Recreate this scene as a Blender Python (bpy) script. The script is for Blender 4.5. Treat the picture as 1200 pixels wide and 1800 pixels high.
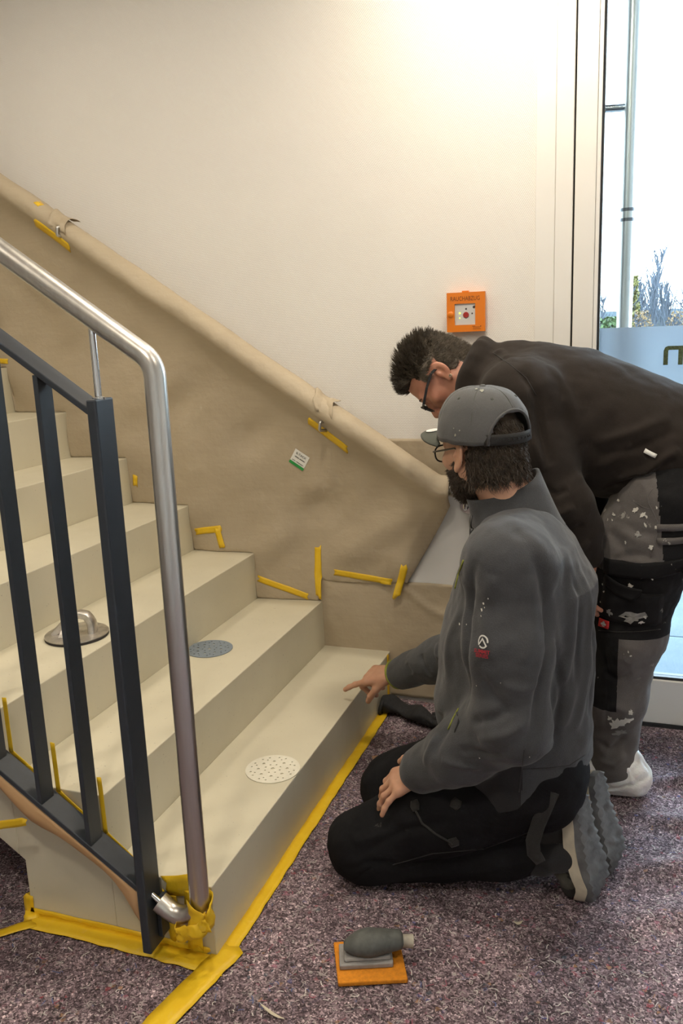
import bpy, bmesh, math, random
import numpy as np
from mathutils import Vector, Matrix
from mathutils.bvhtree import BVHTree

for _o in list(bpy.data.objects):
    bpy.data.objects.remove(_o)
SC = bpy.context.scene
COL = SC.collection
random.seed(7)

# ------------------------------------------------------------------ camera
CAM_R = np.array([[0.9431180924, -0.0348365492, 0.3306277039],
                  [0.3301489623, 0.2151422568, -0.9190840397],
                  [-0.0391142740, 0.9759611797, 0.2144058053]])
CAM_C = np.array([0.85190, -1.42920, 1.36854])
CAM_F = 1483.785                       # focal length in pixels of the 1200x1800 frame
_cd = bpy.data.cameras.new('camera')
_cd.sensor_fit = 'VERTICAL'
_cd.sensor_height = 36.0
_cd.lens = 36.0 * CAM_F / 1800.0
_cd.clip_start = 0.05
_cd.clip_end = 500
_cam = bpy.data.objects.new('camera', _cd)
COL.objects.link(_cam)
_m = Matrix([list(CAM_R[i]) + [CAM_C[i]] for i in range(3)] + [[0, 0, 0, 1]])
_cam.matrix_world = _m
SC.camera = _cam

# ------------------------------------------------------------------ world, lights, exposure
SC.view_settings.view_transform = 'Standard'
SC.view_settings.look = 'None'
SC.view_settings.exposure = 0.30
SC.view_settings.gamma = 1.0
SC.view_settings.use_curve_mapping = False
SC.cycles.max_bounces = 8
SC.cycles.transparent_max_bounces = 24
SC.cycles.sample_clamp_indirect = 6.0
SC.cycles.caustics_reflective = False
SC.cycles.caustics_refractive = False

_w = bpy.data.worlds.new('overcast_sky')
SC.world = _w
_w.use_nodes = True
_nt = _w.node_tree
_bg = _nt.nodes['Background']
_tc = _nt.nodes.new('ShaderNodeTexCoord')
_sp = _nt.nodes.new('ShaderNodeSeparateXYZ')
_rp = _nt.nodes.new('ShaderNodeValToRGB')
_rp.color_ramp.elements[0].position = 0.0
_rp.color_ramp.elements[0].color = (0.78, 0.89, 1.0, 1)
_rp.color_ramp.elements[1].position = 0.6
_rp.color_ramp.elements[1].color = (0.66, 0.82, 1.0, 1)
_nt.links.new(_tc.outputs['Generated'], _sp.inputs[0])
_nt.links.new(_sp.outputs['Z'], _rp.inputs[0])
_nt.links.new(_rp.outputs[0], _bg.inputs['Color'])
_bg.inputs['Strength'].default_value = 13.0


def area_light(name, loc, size, power, color, rot=(0, 0, 0), spread=180):
    d = bpy.data.lights.new(name, 'AREA')
    d.shape = 'DISK'
    d.size = size
    d.energy = power
    d.color = color
    d.spread = math.radians(spread)
    o = bpy.data.objects.new(name, d)
    COL.objects.link(o)
    o.location = loc
    o.rotation_euler = rot
    return o


WARM = (1.0, 0.885, 0.72)
CEIL_Z = 2.78
# wall-side downlight first, the rest unseen fill lamps added for brightness: x, y, power
DOWNLIGHT_AND_FILLS = [(0.50, 1.12, 14), (0.25, 0.05, 14), (-1.15, 0.45, 6.5), (1.55, -0.55, 8), (0.35, -1.55, 14),
              (-1.0, -0.9, 10), (1.6, 0.75, 2)]
for (_x, _y, _p) in DOWNLIGHT_AND_FILLS:
    area_light('downlight_or_fill', (_x, _y, CEIL_Z - 0.02), 0.16, _p, WARM)

# ------------------------------------------------------------------ helpers
H, T, W = 0.18, 0.25904, 1.41764       # riser, tread, stair width (wall plane at y = W)


def PY(u, v, y):
    """point of the place that lies in the plane y = const, found from its pixel"""
    d = CAM_R @ np.array([(u - 600) / CAM_F, -(v - 900) / CAM_F, -1.0])
    return CAM_C + d * (y - CAM_C[1]) / d[1]


def PZ(u, v, z):
    d = CAM_R @ np.array([(u - 600) / CAM_F, -(v - 900) / CAM_F, -1.0])
    return CAM_C + d * (z - CAM_C[2]) / d[2]


WLOC = {}


def link(o, parent=None, loc=(0, 0, 0)):
    COL.objects.link(o)
    loc = np.array(loc, float)
    if parent is not None:
        o.parent = parent
        o.location = Vector(loc - WLOC[parent.name])
    else:
        o.location = Vector(loc)
    WLOC[o.name] = loc
    return o


def tag(o, label=None, cat=None, group=None, kind=None):
    if label: o['label'] = label
    if cat: o['category'] = cat
    if group: o['group'] = group
    if kind: o['kind'] = kind
    return o


def thing(name, loc, label, cat, group=None, kind=None):
    o = bpy.data.objects.new(name, None)
    o.empty_display_size = 0.05
    link(o, None, loc)
    return tag(o, label, cat, group, kind)


def obj(name, vf, material, parent=None, loc=None, smooth=False, bevel=0, seg=2):
    """one mesh object; vertices are given in world space"""
    v, f = vf if isinstance(vf, tuple) else (vf.v, vf.f)
    v = np.asarray(v, float).reshape(-1, 3)
    if loc is None:
        loc = WLOC[parent.name] if parent is not None else np.array(
            [(v[:, 0].min() + v[:, 0].max()) / 2, (v[:, 1].min() + v[:, 1].max()) / 2, v[:, 2].min()])
    me = bpy.data.meshes.new(name)
    if isinstance(f, np.ndarray):
        n, k = f.shape
        me.vertices.add(len(v)); me.vertices.foreach_set('co', (v - loc).astype(np.float32).ravel())
        me.loops.add(n * k); me.loops.foreach_set('vertex_index', f.astype(np.int32).ravel())
        me.polygons.add(n); me.polygons.foreach_set('loop_start', np.arange(0, n * k, k, dtype=np.int32))
        me.update(calc_edges=True)
        me.validate()
    else:
        me.from_pydata((v - loc).tolist(), [], [list(q) for q in f])
        me.update()
    if smooth is True:
        me.polygons.foreach_set('use_smooth', np.ones(len(me.polygons), bool))
    o = bpy.data.objects.new(name, me)
    link(o, parent, loc)
    if material is not None:
        me.materials.append(material)
    if smooth == 'auto':
        me.polygons.foreach_set('use_smooth', np.ones(len(me.polygons), bool))
        me.set_sharp_from_angle(angle=math.radians(38))
    if bevel:
        b = o.modifiers.new('bevel', 'BEVEL'); b.width = bevel; b.segments = seg; b.limit_method = 'ANGLE'
    return o


class MB:
    def __init__(s):
        s.v, s.f = [], []

    def add(s, v, f):
        k = len(s.v)
        s.v += [tuple(map(float, p)) for p in v]
        s.f += [tuple(i + k for i in q) for q in f]
        return s

    def box(s, lo, hi):
        x0, y0, z0 = lo; x1, y1, z1 = hi
        return s.add([(x0, y0, z0), (x1, y0, z0), (x1, y1, z0), (x0, y1, z0), (x0, y0, z1), (x1, y0, z1), (x1, y1, z1), (x0, y1, z1)],
                     [(3, 2, 1, 0), (4, 5, 6, 7), (0, 1, 5, 4), (1, 2, 6, 5), (2, 3, 7, 6), (3, 0, 4, 7)])

    def hexa(s, a, b, w, t, wdir=(0, 1, 0)):
        """bar from a to b, width w along wdir, thickness t across"""
        a, b, wd = map(lambda q: np.array(q, float), (a, b, wdir))
        d = b - a; d /= np.linalg.norm(d)
        wd = wd - d * (wd @ d); wd /= np.linalg.norm(wd)
        n = np.cross(d, wd)
        c = [(i * w / 2 * wd + j * t / 2 * n) for i, j in ((-1, -1), (1, -1), (1, 1), (-1, 1))]
        return s.add([a + q for q in c] + [b + q for q in c],
                     [(3, 2, 1, 0), (4, 5, 6, 7), (0, 1, 5, 4), (1, 2, 6, 5), (2, 3, 7, 6), (3, 0, 4, 7)])

    def prism(s, poly, axis, a0, a1):
        """poly: 2d points in the two other axes (in xyz order), extruded along axis"""
        n = len(poly)
        def mk(p, a):
            q = list(p); q.insert(axis, a); return q
        v = [mk(p, a0) for p in poly] + [mk(p, a1) for p in poly]
        f = [tuple(range(n))[::-1], tuple(range(n, 2 * n))] + [(i, (i + 1) % n, (i + 1) % n + n, i + n) for i in range(n)]
        return s.add(v, f)

    def tube(s, path, r, n=12, caps=True):
        P = np.array(path, float); m = len(P)
        rs = np.full(m, r, float) if np.isscalar(r) else np.array(r, float)
        t = np.gradient(P, axis=0); t /= np.linalg.norm(t, axis=1)[:, None] + 1e-12
        up = np.array([0, 0, 1.0]) if abs(t[0][2]) < .9 else np.array([1.0, 0, 0])
        a = np.cross(t[0], up); a /= np.linalg.norm(a)
        v = []
        for i in range(m):
            a = a - t[i] * (a @ t[i]); a /= np.linalg.norm(a) + 1e-12
            b = np.cross(t[i], a)
            for k in range(n):
                th = 2 * math.pi * k / n
                v.append(P[i] + rs[i] * (math.cos(th) * a + math.sin(th) * b))
        f = [(i * n + k, i * n + (k + 1) % n, (i + 1) * n + (k + 1) % n, (i + 1) * n + k) for i in range(m - 1) for k in range(n)]
        if caps:
            f += [tuple(range(n))[::-1], tuple(range((m - 1) * n, m * n))]
        return s.add(v, f)

    def lathe(s, prof, c, n=32, axis=(0, 0, 1)):
        """prof: (radius, height) pairs; closed with fans at radius 0"""
        ax = np.array(axis, float); ax /= np.linalg.norm(ax)
        e = np.array([1.0, 0, 0]) if abs(ax[0]) < .9 else np.array([0, 1.0, 0])
        a = np.cross(ax, e); a /= np.linalg.norm(a); b = np.cross(ax, a)
        c = np.array(c, float); v = []
        for (r, h) in prof:
            for k in range(n):
                th = 2 * math.pi * k / n
                v.append(c + ax * h + r * (math.cos(th) * a + math.sin(th) * b))
        m = len(prof)
        f = [(i * n + k, i * n + (k + 1) % n, (i + 1) * n + (k + 1) % n, (i + 1) * n + k) for i in range(m - 1) for k in range(n)]
        f += [tuple(range(n))[::-1], tuple(range((m - 1) * n, m * n))]
        return s.add(v, f)


def grid_faces(nu, nv, off=0):
    i, j = np.meshgrid(np.arange(nu - 1), np.arange(nv - 1), indexing='ij')
    a = (i * nv + j).ravel() + off
    return np.stack([a, a + nv, a + nv + 1, a + 1], 1)


# value noise (numpy) used for folds, creases and uneven edges
_rng = np.random.default_rng(11)
_PERM = _rng.random((32, 32, 32)).astype(np.float32)


def vnoise(p):
    p = np.asarray(p, np.float32)
    i = np.floor(p).astype(int); f = p - i; f = f * f * (3 - 2 * f)
    out = 0
    for dx in (0, 1):
        for dy in (0, 1):
            for dz in (0, 1):
                w = (f[..., 0] if dx else 1 - f[..., 0]) * (f[..., 1] if dy else 1 - f[..., 1]) * (f[..., 2] if dz else 1 - f[..., 2])
                out = out + w * _PERM[(i[..., 0] + dx) % 32, (i[..., 1] + dy) % 32, (i[..., 2] + dz) % 32]
    return out * 2 - 1


def fbm(p, o=3):
    p = np.asarray(p, np.float32); s = 0; a = 1.0
    for _ in range(o):
        s = s + a * vnoise(p); p = p * 2.03 + 5.3; a *= .5
    return s


# ------------------------------------------------------------------ materials
class NT:
    def __init__(s, name):
        s.m = bpy.data.materials.new(name); s.m.use_nodes = True
        s.t = s.m.node_tree; s.b = s.t.nodes['Principled BSDF']; s.out = s.t.nodes['Material Output']
        s.tc = s.t.nodes.new('ShaderNodeTexCoord')

    def n(s, typ, **kw):
        q = s.t.nodes.new('ShaderNode' + typ)
        for k, v in kw.items():
            if k.startswith('_'): setattr(q, k[1:], v)
            else: q.inputs[k].default_value = v
        return q

    def l(s, a, b): s.t.links.new(a, b)

    def coord(s, scale=(1, 1, 1), rot=(0, 0, 0)):
        mp = s.n('Mapping', Scale=scale, Rotation=rot)
        s.l(s.tc.outputs['Object'], mp.inputs['Vector']); return mp.outputs[0]

    def noise(s, scale, detail=4, rough=.55, vec=None, dist=0):
        q = s.n('TexNoise', Scale=scale, Detail=detail, Roughness=rough, Distortion=dist)
        s.l(vec if vec is not None else s.tc.outputs['Object'], q.inputs['Vector']); return q.outputs['Fac']

    def ramp(s, fac, stops, interp='LINEAR'):
        q = s.n('ValToRGB'); e = q.color_ramp.elements; q.color_ramp.interpolation = interp
        while len(e) < len(stops): e.new(.5)
        for k, (pos, c) in enumerate(stops):
            e[k].position = pos; e[k].color = (*c, 1) if len(c) == 3 else c
        s.l(fac, q.inputs[0]); return q.outputs[0]

    def mix(s, fac, a, b, mode='MIX'):
        q = s.n('MixRGB', _blend_type=mode)
        for k, v in ((0, fac), (1, a), (2, b)):
            if hasattr(v, 'is_linked'): s.l(v, q.inputs[k])
            elif k == 0: q.inputs[0].default_value = v
            else: q.inputs[k].default_value = (*v, 1)
        return q.outputs[0]

    def bump(s, h, strength=.3, dist=.01, prev=None):
        q = s.n('Bump', Strength=strength, Distance=dist); s.l(h, q.inputs['Height'])
        if prev is not None: s.l(prev, q.inputs['Normal'])
        s.l(q.outputs[0], s.b.inputs['Normal']); return q.outputs[0]

    def set(s, **kw):
        for k, v in kw.items():
            i = s.b.inputs[k.replace('_', ' ')]
            if hasattr(v, 'is_linked'): s.l(v, i)
            else: i.default_value = (*v, 1) if isinstance(v, tuple) and len(v) == 3 else v
        return s


def simple(name, col, rough=.6, metal=0, var=.12, scale=30, bump=.0, bscale=120, bdist=.002):
    """plain procedural material: base colour with a mottled variation"""
    k = NT(name)
    a = tuple(c * (1 - var) for c in col); b = tuple(min(1, c * (1 + var)) for c in col)
    k.set(Base_Color=k.ramp(k.noise(scale), [(.3, a), (.7, b)]), Roughness=rough, Metallic=metal)
    if bump: k.bump(k.noise(bscale, 3), bump, bdist)
    return k.m


M = {}


def make_materials():
    # woven fibre wallpaper, warm white
    k = NT('woven_wallpaper')
    w1 = k.n('TexWave', Scale=110, Distortion=1.2, Detail=1, _bands_direction='DIAGONAL'); k.l(k.coord((1, 1, .6)), w1.inputs['Vector'])
    w1.inputs['Detail Scale'].default_value = 8
    w2 = k.n('TexWave', Scale=120, Distortion=1.5, Detail=1, _bands_direction='Z'); k.l(k.coord(), w2.inputs['Vector'])
    hh = k.mix(.5, w1.outputs['Fac'], w2.outputs['Fac'])
    hh = k.mix(.4, hh, k.noise(300, 2))
    k.bump(hh, .6, .002)
    k.set(Base_Color=k.ramp(k.noise(2.0, 3), [(.2, (.80, .775, .73)), (.8, (.84, .815, .77))]), Roughness=.75)
    M['wall'] = k.m
    M['plain_wall'] = simple('painted_wall', (.78, .75, .70), .8, var=.03, scale=3)
    M['white_panel'] = simple('smooth_white_wall_panel', (.80, .80, .80), .45, var=.02, scale=4)
    M['ceiling'] = simple('ceiling_paint', (.82, .80, .77), .85, var=.02, scale=3)
    M['frame'] = simple('white_powder_coated_frame', (.82, .80, .76), .4, var=.015, scale=5)
    M['gasket'] = simple('black_rubber_gasket', (.02, .023, .026), .5)
    M['concrete_floor'] = simple('bare_floor', (.16, .15, .15), .8, var=.2, scale=6)
    # microcement of the stairs
    k = NT('sand_microcement')
    c = k.ramp(k.noise(3.5, 5, .6), [(.25, (.575, .535, .41)), (.75, (.645, .60, .465))])
    c = k.mix(k.ramp(k.noise(55, 3), [(.66, (0, 0, 0)), (.8, (.35, .35, .35))]), c, (.50, .46, .38))
    c = k.mix(k.ramp(k.noise(160, 2, .4), [(.735, (0, 0, 0)), (.76, (.6, .6, .6))]), c, (.25, .22, .18))
    k.set(Base_Color=c, Roughness=k.ramp(k.noise(9, 3), [(.3, (.40,) * 3), (.7, (.55,) * 3)]))
    k.bump(k.noise(40, 4), .06, .003)
    M['cement'] = k.m
    # felt floor protection
    k = NT('recycled_felt')
    wp = k.n('TexNoise', Scale=120, Detail=3); k.l(k.tc.outputs['Object'], wp.inputs['Vector'])
    va = k.n('VectorMath', _operation='MULTIPLY_ADD'); k.l(wp.outputs['Color'], va.inputs[0]); va.inputs[1].default_value = (.012, .012, .004); k.l(k.tc.outputs['Object'], va.inputs[2])
    v1 = k.n('TexVoronoi', Scale=300, Randomness=1); k.l(va.outputs[0], v1.inputs['Vector'])
    v2 = k.n('TexVoronoi', Scale=120, Randomness=1); k.l(va.outputs[0], v2.inputs['Vector'])
    sep = k.n('SeparateColor'); k.l(v1.outputs['Color'], sep.inputs[0])
    sep2 = k.n('SeparateColor'); k.l(v2.outputs['Color'], sep2.inputs[0])
    base = k.ramp(sep.outputs[0], [(0, (.042, .034, .038)), (.3, (.115, .092, .102)), (.65, (.25, .205, .225)), (.9, (.42, .36, .375)), (1, (.80, .74, .73))])
    big = k.ramp(k.noise(5.5, 5, .65), [(.3, (.52, .46, .50)), (.5, (1.0, .93, .96)), (.72, (1.5, 1.38, 1.42))])
    base = k.mix(1, base, big, 'MULTIPLY')
    mid = k.ramp(k.noise(42, 4, .7), [(.32, (.55, .5, .53)), (.7, (1.35, 1.3, 1.32))])
    base = k.mix(1, base, mid, 'MULTIPLY')
    spec = k.ramp(sep2.outputs[1], [(0, (.42, .06, .08)), (.25, (.10, .12, .35)), (.42, (.45, .18, .26)), (.6, (.5, .27, .12)), (.75, (.7, .66, .62)), (.9, (.05, .09, .12))], 'CONSTANT')
    msk = k.ramp(sep2.outputs[0], [(.93, (0, 0, 0)), (.94, (.6, .6, .6))])
    msk2 = k.mix(1, msk, k.ramp(k.noise(9, 2), [(.42, (0, 0, 0)), (.6, (1, 1, 1))]), 'MULTIPLY')
    base = k.mix(msk2, base, spec)
    red = k.ramp(k.noise(14, 3, .6, dist=1.0), [(.66, (0, 0, 0)), (.76, (.35, .35, .35))])
    base = k.mix(red, base, (.25, .075, .10))
    blu = k.ramp(k.noise(11, 4, .7, k.coord((1, 1, 1), (0, 0, 2.1)), 1.2), [(.64, (0, 0, 0)), (.76, (.3, .3, .3))])
    base = k.mix(blu, base, (.10, .11, .24))
    wht = k.ramp(k.noise(19, 5, .75, k.coord((1, 1.4, 1), (0, 0, 1.1)), 1.5), [(.60, (0, 0, 0)), (.74, (.55, .55, .55))])
    base = k.mix(wht, base, (.52, .48, .47))
    k.set(Base_Color=base, Roughness=.95)
    nb = k.bump(k.noise(170, 4, .7), .9, .006)
    k.bump(k.noise(30, 3), .5, .012, nb)
    M['felt'] = k.m
    # brown masking paper
    k = NT('brown_masking_paper')
    c = k.ramp(k.noise(2.2, 4), [(.3, (.405, .335, .235)), (.7, (.485, .405, .288))])
    st = k.noise(22, 3, .6, k.coord((.35, 1, 5)))
    c = k.mix(k.ramp(st, [(.4, (0, 0, 0)), (.8, (.3, .3, .3))]), c, (.38, .30, .21))
    k.set(Base_Color=c, Roughness=.62)
    nb = k.bump(k.noise(9, 4, .6), .35, .02)
    k.bump(k.noise(55, 3, .6), .12, .004, nb)
    M['paper'] = k.m
    k = NT('orange_brown_kraft_paper')
    k.set(Base_Color=k.ramp(k.noise(5, 3), [(.3, (.47, .28, .13)), (.7, (.55, .34, .17))]), Roughness=.6)
    k.bump(k.noise(20, 3), .2, .01)
    M['kraft'] = k.m
    # yellow masking tape
    k = NT('yellow_masking_tape')
    c = k.ramp(k.noise(16, 4, .6), [(.3, (.76, .47, .010)), (.7, (.84, .56, .022))])
    c = k.mix(k.ramp(k.noise(24, 5, .7), [(.58, (0, 0, 0)), (.75, (.45, .45, .45))]), c, (.82, .58, .20))
    k.set(Base_Color=c, Roughness=.45)
    k.bump(k.noise(60, 3), .25, .004)
    M['tape'] = k.m
    # metals
    k = NT('brushed_stainless_steel')
    st = k.noise(60, 3, .6, k.coord((1, 1, .04)))
    k.set(Base_Color=k.ramp(st, [(.3, (.54, .52, .49)), (.7, (.66, .64, .60))]), Roughness=.33, Metallic=1.0)
    k.b.inputs['Anisotropic'].default_value = .0
    M['steel'] = k.m
    M['rail_paint'] = simple('anthracite_powder_coat', (.030, .038, .050), .42, var=.08, scale=60, bump=.05, bscale=400, bdist=.001)
    M['chrome'] = simple('chrome', (.62, .62, .62), .15, 1.0, .03)
    M['bolt'] = simple('dark_bolt_steel', (.13, .13, .14), .4, 1.0)
    M['aluminium'] = simple('dull_cast_aluminium', (.60, .57, .53), .42, 1.0, .25, 40, .1, 90)
    M['dark_felt'] = simple('dark_backing_felt', (.035, .03, .03), .9)
    M['blue_abrasive'] = simple('blue_grey_abrasive', (.21, .25, .29), .8, var=.06, scale=200, bump=.2, bscale=900, bdist=.001)
    M['white_abrasive'] = simple('cream_abrasive', (.72, .69, .58), .75, var=.04, scale=120)
    # glass
    k = NT('window_glass')
    tr = k.n('BsdfTransparent'); gl = k.n('BsdfGlossy', Roughness=.01); fr = k.n('Fresnel', IOR=1.45); mx = k.n('MixShader')
    tr.inputs['Color'].default_value = (.90, .95, .96, 1)
    k.l(fr.outputs[0], mx.inputs[0]); k.l(tr.outputs[0], mx.inputs[1]); k.l(gl.outputs[0], mx.inputs[2]); k.l(mx.outputs[0], k.out.inputs[0])
    M['glass'] = k.m
    k = NT('clear_cover')
    tr = k.n('BsdfTransparent'); gl = k.n('BsdfGlossy', Roughness=.05); fr = k.n('Fresnel', IOR=1.08); mx = k.n('MixShader')
    k.l(fr.outputs[0], mx.inputs[0]); k.l(tr.outputs[0], mx.inputs[1]); k.l(gl.outputs[0], mx.inputs[2]); k.l(mx.outputs[0], k.out.inputs[0])
    M['clear'] = k.m
    k = NT('frosted_film')
    tl = k.n('BsdfTranslucent'); df = k.n('BsdfDiffuse'); mx = k.n('MixShader', Fac=.3); tp = k.n('BsdfTransparent'); m2 = k.n('MixShader', Fac=.12)
    cc = k.ramp(k.noise(3, 2), [(.3, (.42, .475, .525)), (.7, (.44, .49, .54))])
    k.l(cc, tl.inputs[0]); k.l(cc, df.inputs[0])
    k.l(tl.outputs[0], mx.inputs[1]); k.l(df.outputs[0], mx.inputs[2]); k.l(mx.outputs[0], m2.inputs[1]); k.l(tp.outputs[0], m2.inputs[2]); k.l(m2.outputs[0], k.out.inputs[0])
    M['film'] = k.m
    M['letter'] = simple('dark_green_letter', (.06, .085, .035), .6, var=.5, scale=260)
    # smoke vent box
    M['orange'] = simple('orange_plastic', (.74, .20, .010), .35, var=.02, scale=10)
    M['box_face'] = simple('light_grey_plastic', (.80, .79, .77), .4, var=.02)
    M['box_text'] = simple('dark_brown_print', (.12, .03, .005), .6)
    M['red_button'] = simple('red_button', (.48, .035, .03), .4)
    M['yellow_dot'] = simple('yellow_green_indicator', (.55, .62, .05), .4)
    _e = M['yellow_dot'].node_tree.nodes['Principled BSDF'].inputs; _e['Emission Color'].default_value = (.75, .95, .15, 1); _e['Emission Strength'].default_value = 1.2
    M['dark_dot'] = simple('dark_mark', (.05, .03, .03), .5)
    M['label_white'] = simple('white_label', (.78, .78, .74), .5, var=.02)
    M['label_green'] = simple('green_label_band', (.02, .30, .06), .5, var=.05)
    M['ink'] = simple('black_print', (.02, .02, .02), .6)
    # sanding block
    M['pad_orange'] = simple('orange_foam_pad', (.62, .22, .008), .85, var=.14, scale=130, bump=.4, bscale=300, bdist=.003)
    M['block_grey'] = simple('grey_plastic_dusty', (.26, .25, .24), .7, var=.12, scale=60)
    M['block_dark'] = simple('dark_grey_rubber_dusty', (.085, .09, .085), .75, var=.35, scale=35, bump=.15, bscale=120)
    M['block_nozzle'] = simple('dusty_clear_plastic', (.36, .33, .27), .5, var=.2, scale=60)
    M['glove'] = simple('black_glove_knit', (.014, .014, .016), .8, var=.3, scale=80, bump=.4, bscale=250, bdist=.003)
    M['scrap'] = simple('cream_scrap', (.66, .60, .46), .8)
    M['leaf'] = simple('brown_leaf', (.30, .17, .10), .7, var=.25)
    # outdoors
    M['paving'] = simple('wet_grey_paving', (.060, .078, .090), .75, var=.15, scale=5, bump=.1, bscale=60)
    M['paving'].node_tree.nodes['Principled BSDF'].inputs['Specular IOR Level'].default_value = .15
    M['paving_base'] = simple('paving_joint_sand', (.03, .036, .04), .8, var=.2)
    M['bark'] = simple('grey_bark', (.055, .065, .085), .9, var=.25, scale=10)
    M['yellow_foliage'] = simple('yellow_green_foliage', (.12, .11, .03), .8, var=.3, scale=6)
    M['rust_foliage'] = simple('rust_foliage', (.14, .085, .035), .8, var=.3, scale=6)
    M['hedge'] = simple('green_hedge_leaf', (.04, .07, .02), .8, var=.35, scale=6)
    M['far_wall'] = simple('grey_concrete_parapet', (.06, .08, .095), .8, var=.08, scale=1)
    M['far_wall2'] = simple('grey_green_cladding', (.055, .065, .06), .8, var=.2, scale=2)
    M['grass'] = simple('lawn', (.04, .065, .015), .9, var=.3, scale=3)


make_materials()


def text_mesh(s, size, bold=0.0):
    """the outline of a line of lettering as flat polygons: (verts 2d, faces), centred"""
    cu = bpy.data.curves.new('lettering', 'FONT'); cu.body = s; cu.size = size; cu.align_x = 'CENTER'; cu.align_y = 'CENTER'
    cu.offset = bold; cu.resolution_u = 3
    o = bpy.data.objects.new('lettering', cu); COL.objects.link(o)
    dg = bpy.context.evaluated_depsgraph_get(); dg.update()
    me = bpy.data.meshes.new_from_object(o.evaluated_get(dg))
    v = np.array([p.co[:] for p in me.vertices]).reshape(-1, 3)[:, :2]; f = [tuple(p.vertices) for p in me.polygons]
    bpy.data.objects.remove(o); bpy.data.curves.remove(cu); bpy.data.meshes.remove(me)
    return v, f


def place2d(vf, c, ex, ey, z=0.0, sx=1, sy=1):
    """put a flat outline into the place: centre c, axes ex (right) and ey (up)"""
    v, f = vf; c, ex, ey = (np.array(q, float) for q in (c, ex, ey)); n = np.cross(ex, ey)
    return [c + p[0] * sx * ex + p[1] * sy * ey + z * n for p in v], f


def disc2d(r, n=20, r0=0.0, cx=0, cy=0):
    a = np.linspace(0, 2 * np.pi, n, endpoint=False)
    o = np.stack([cx + r * np.cos(a), cy + r * np.sin(a)], 1)
    if r0 <= 0:
        return o, [tuple(range(n))]
    i = np.stack([cx + r0 * np.cos(a), cy + r0 * np.sin(a)], 1)
    return np.concatenate([o, i]), [(k, (k + 1) % n, n + (k + 1) % n, n + k) for k in range(n)]

# ------------------------------------------------------------------ the room
RX0, RX1, RY0 = -3.2, 3.0, -3.2
FR0, FR1, FR2 = 0.515, 0.633, 0.712     # wall end, gap between the panels, glass edge (x)


def S(name, mb, m, **kw):
    o = obj(name, mb, M[m], **kw); o['kind'] = 'structure'; return o


S('floor', MB().box((RX0, RY0, -.12), (RX1, W + .25, 0.0)), 'concrete_floor')
ceil = S('ceiling', MB().box((RX0, RY0, CEIL_Z), (RX1, W + .25, CEIL_Z + .15)), 'ceiling')
S('wall_back', MB().box((RX0, W, 0.0), (FR0, W + .25, CEIL_Z)), 'wall')
S('wall_left', MB().box((RX0 - .15, RY0, 0), (RX0, W + .25, CEIL_Z)), 'plain_wall')
S('wall_right', MB().box((RX1, RY0, 0), (RX1 + .15, W + .25, CEIL_Z)), 'plain_wall')
S('wall_front', MB().box((RX0, RY0 - .15, 0), (RX1, RY0, CEIL_Z)), 'plain_wall')
S('wall_lintel', MB().box((FR0, W, 2.62), (RX1, W + .25, CEIL_Z)), 'plain_wall')
for (x, y, p) in DOWNLIGHT_AND_FILLS:  # trim rings; all but the first belong to the added fill lamps
    obj('lamp_or_fill_ring', MB().lathe([(.085, 0), (.105, 0), (.105, .018), (.085, .018), (.085, 0)], (x, y, CEIL_Z - .018), 32), M['frame'], ceil, smooth='auto')

# glazed entrance: fixed frame post, door leaf, glass, film, letter
d1 = bpy.data.objects.new('door_1', None); link(d1, None, (1.2, W, 0.0)); d1['kind'] = 'structure'
TOP = 2.60
obj('frame_post', MB().box((FR0 + .001, W - .012, 0), (FR0 + .062, W + .08, TOP)), M['frame'], d1, bevel=.003)
obj('frame_post', MB().box((FR0 + .0625, W - .014, 0), (FR1 - .003, W + .08, TOP)), M['frame'], d1, bevel=.002)
obj('frame_gap', MB().box((FR1 - .003, W + .01, 0), (FR1 + .003, W + .07, TOP)), M['gasket'], d1)
obj('door_stile', MB().box((FR1 + .003, W - .016, .012), (FR2 - .014, W + .06, TOP - .03)), M['frame'], d1, bevel=.002)
obj('door_stile', MB().box((FR2 - .0135, W - .013, .012), (FR2 - .001, W + .06, TOP - .03)), M['frame'], d1, bevel=.002)
obj('door_stile', MB().box((1.62, W - .016, .012), (1.70, W + .06, TOP - .03)), M['frame'], d1, bevel=.002)
obj('bottom_rail', MB().box((FR2 - .001, W - .014, .012), (1.62, W + .06, .168)), M['frame'], d1, bevel=.003)
obj('top_rail', MB().box((FR2 - .001, W - .014, 2.44), (1.62, W + .06, TOP - .03)), M['frame'], d1, bevel=.003)
obj('gasket', MB().box((FR2 - .001, W - .004, .168), (FR2 + .006, W + .035, 2.44)), M['gasket'], d1)
obj('gasket', MB().box((FR2, W - .004, .168), (1.62, W + .035, .178)), M['gasket'], d1)
obj('glass_pane', MB().box((FR2 + .006, W + .012, .178), (1.62, W + .018, 2.44)), M['glass'], d1)
obj('frosted_film', MB().box((FR2 + .007, W + .0095, .60), (1.615, W + .0115, 1.331)), M['film'], d1)
L = MB()
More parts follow.
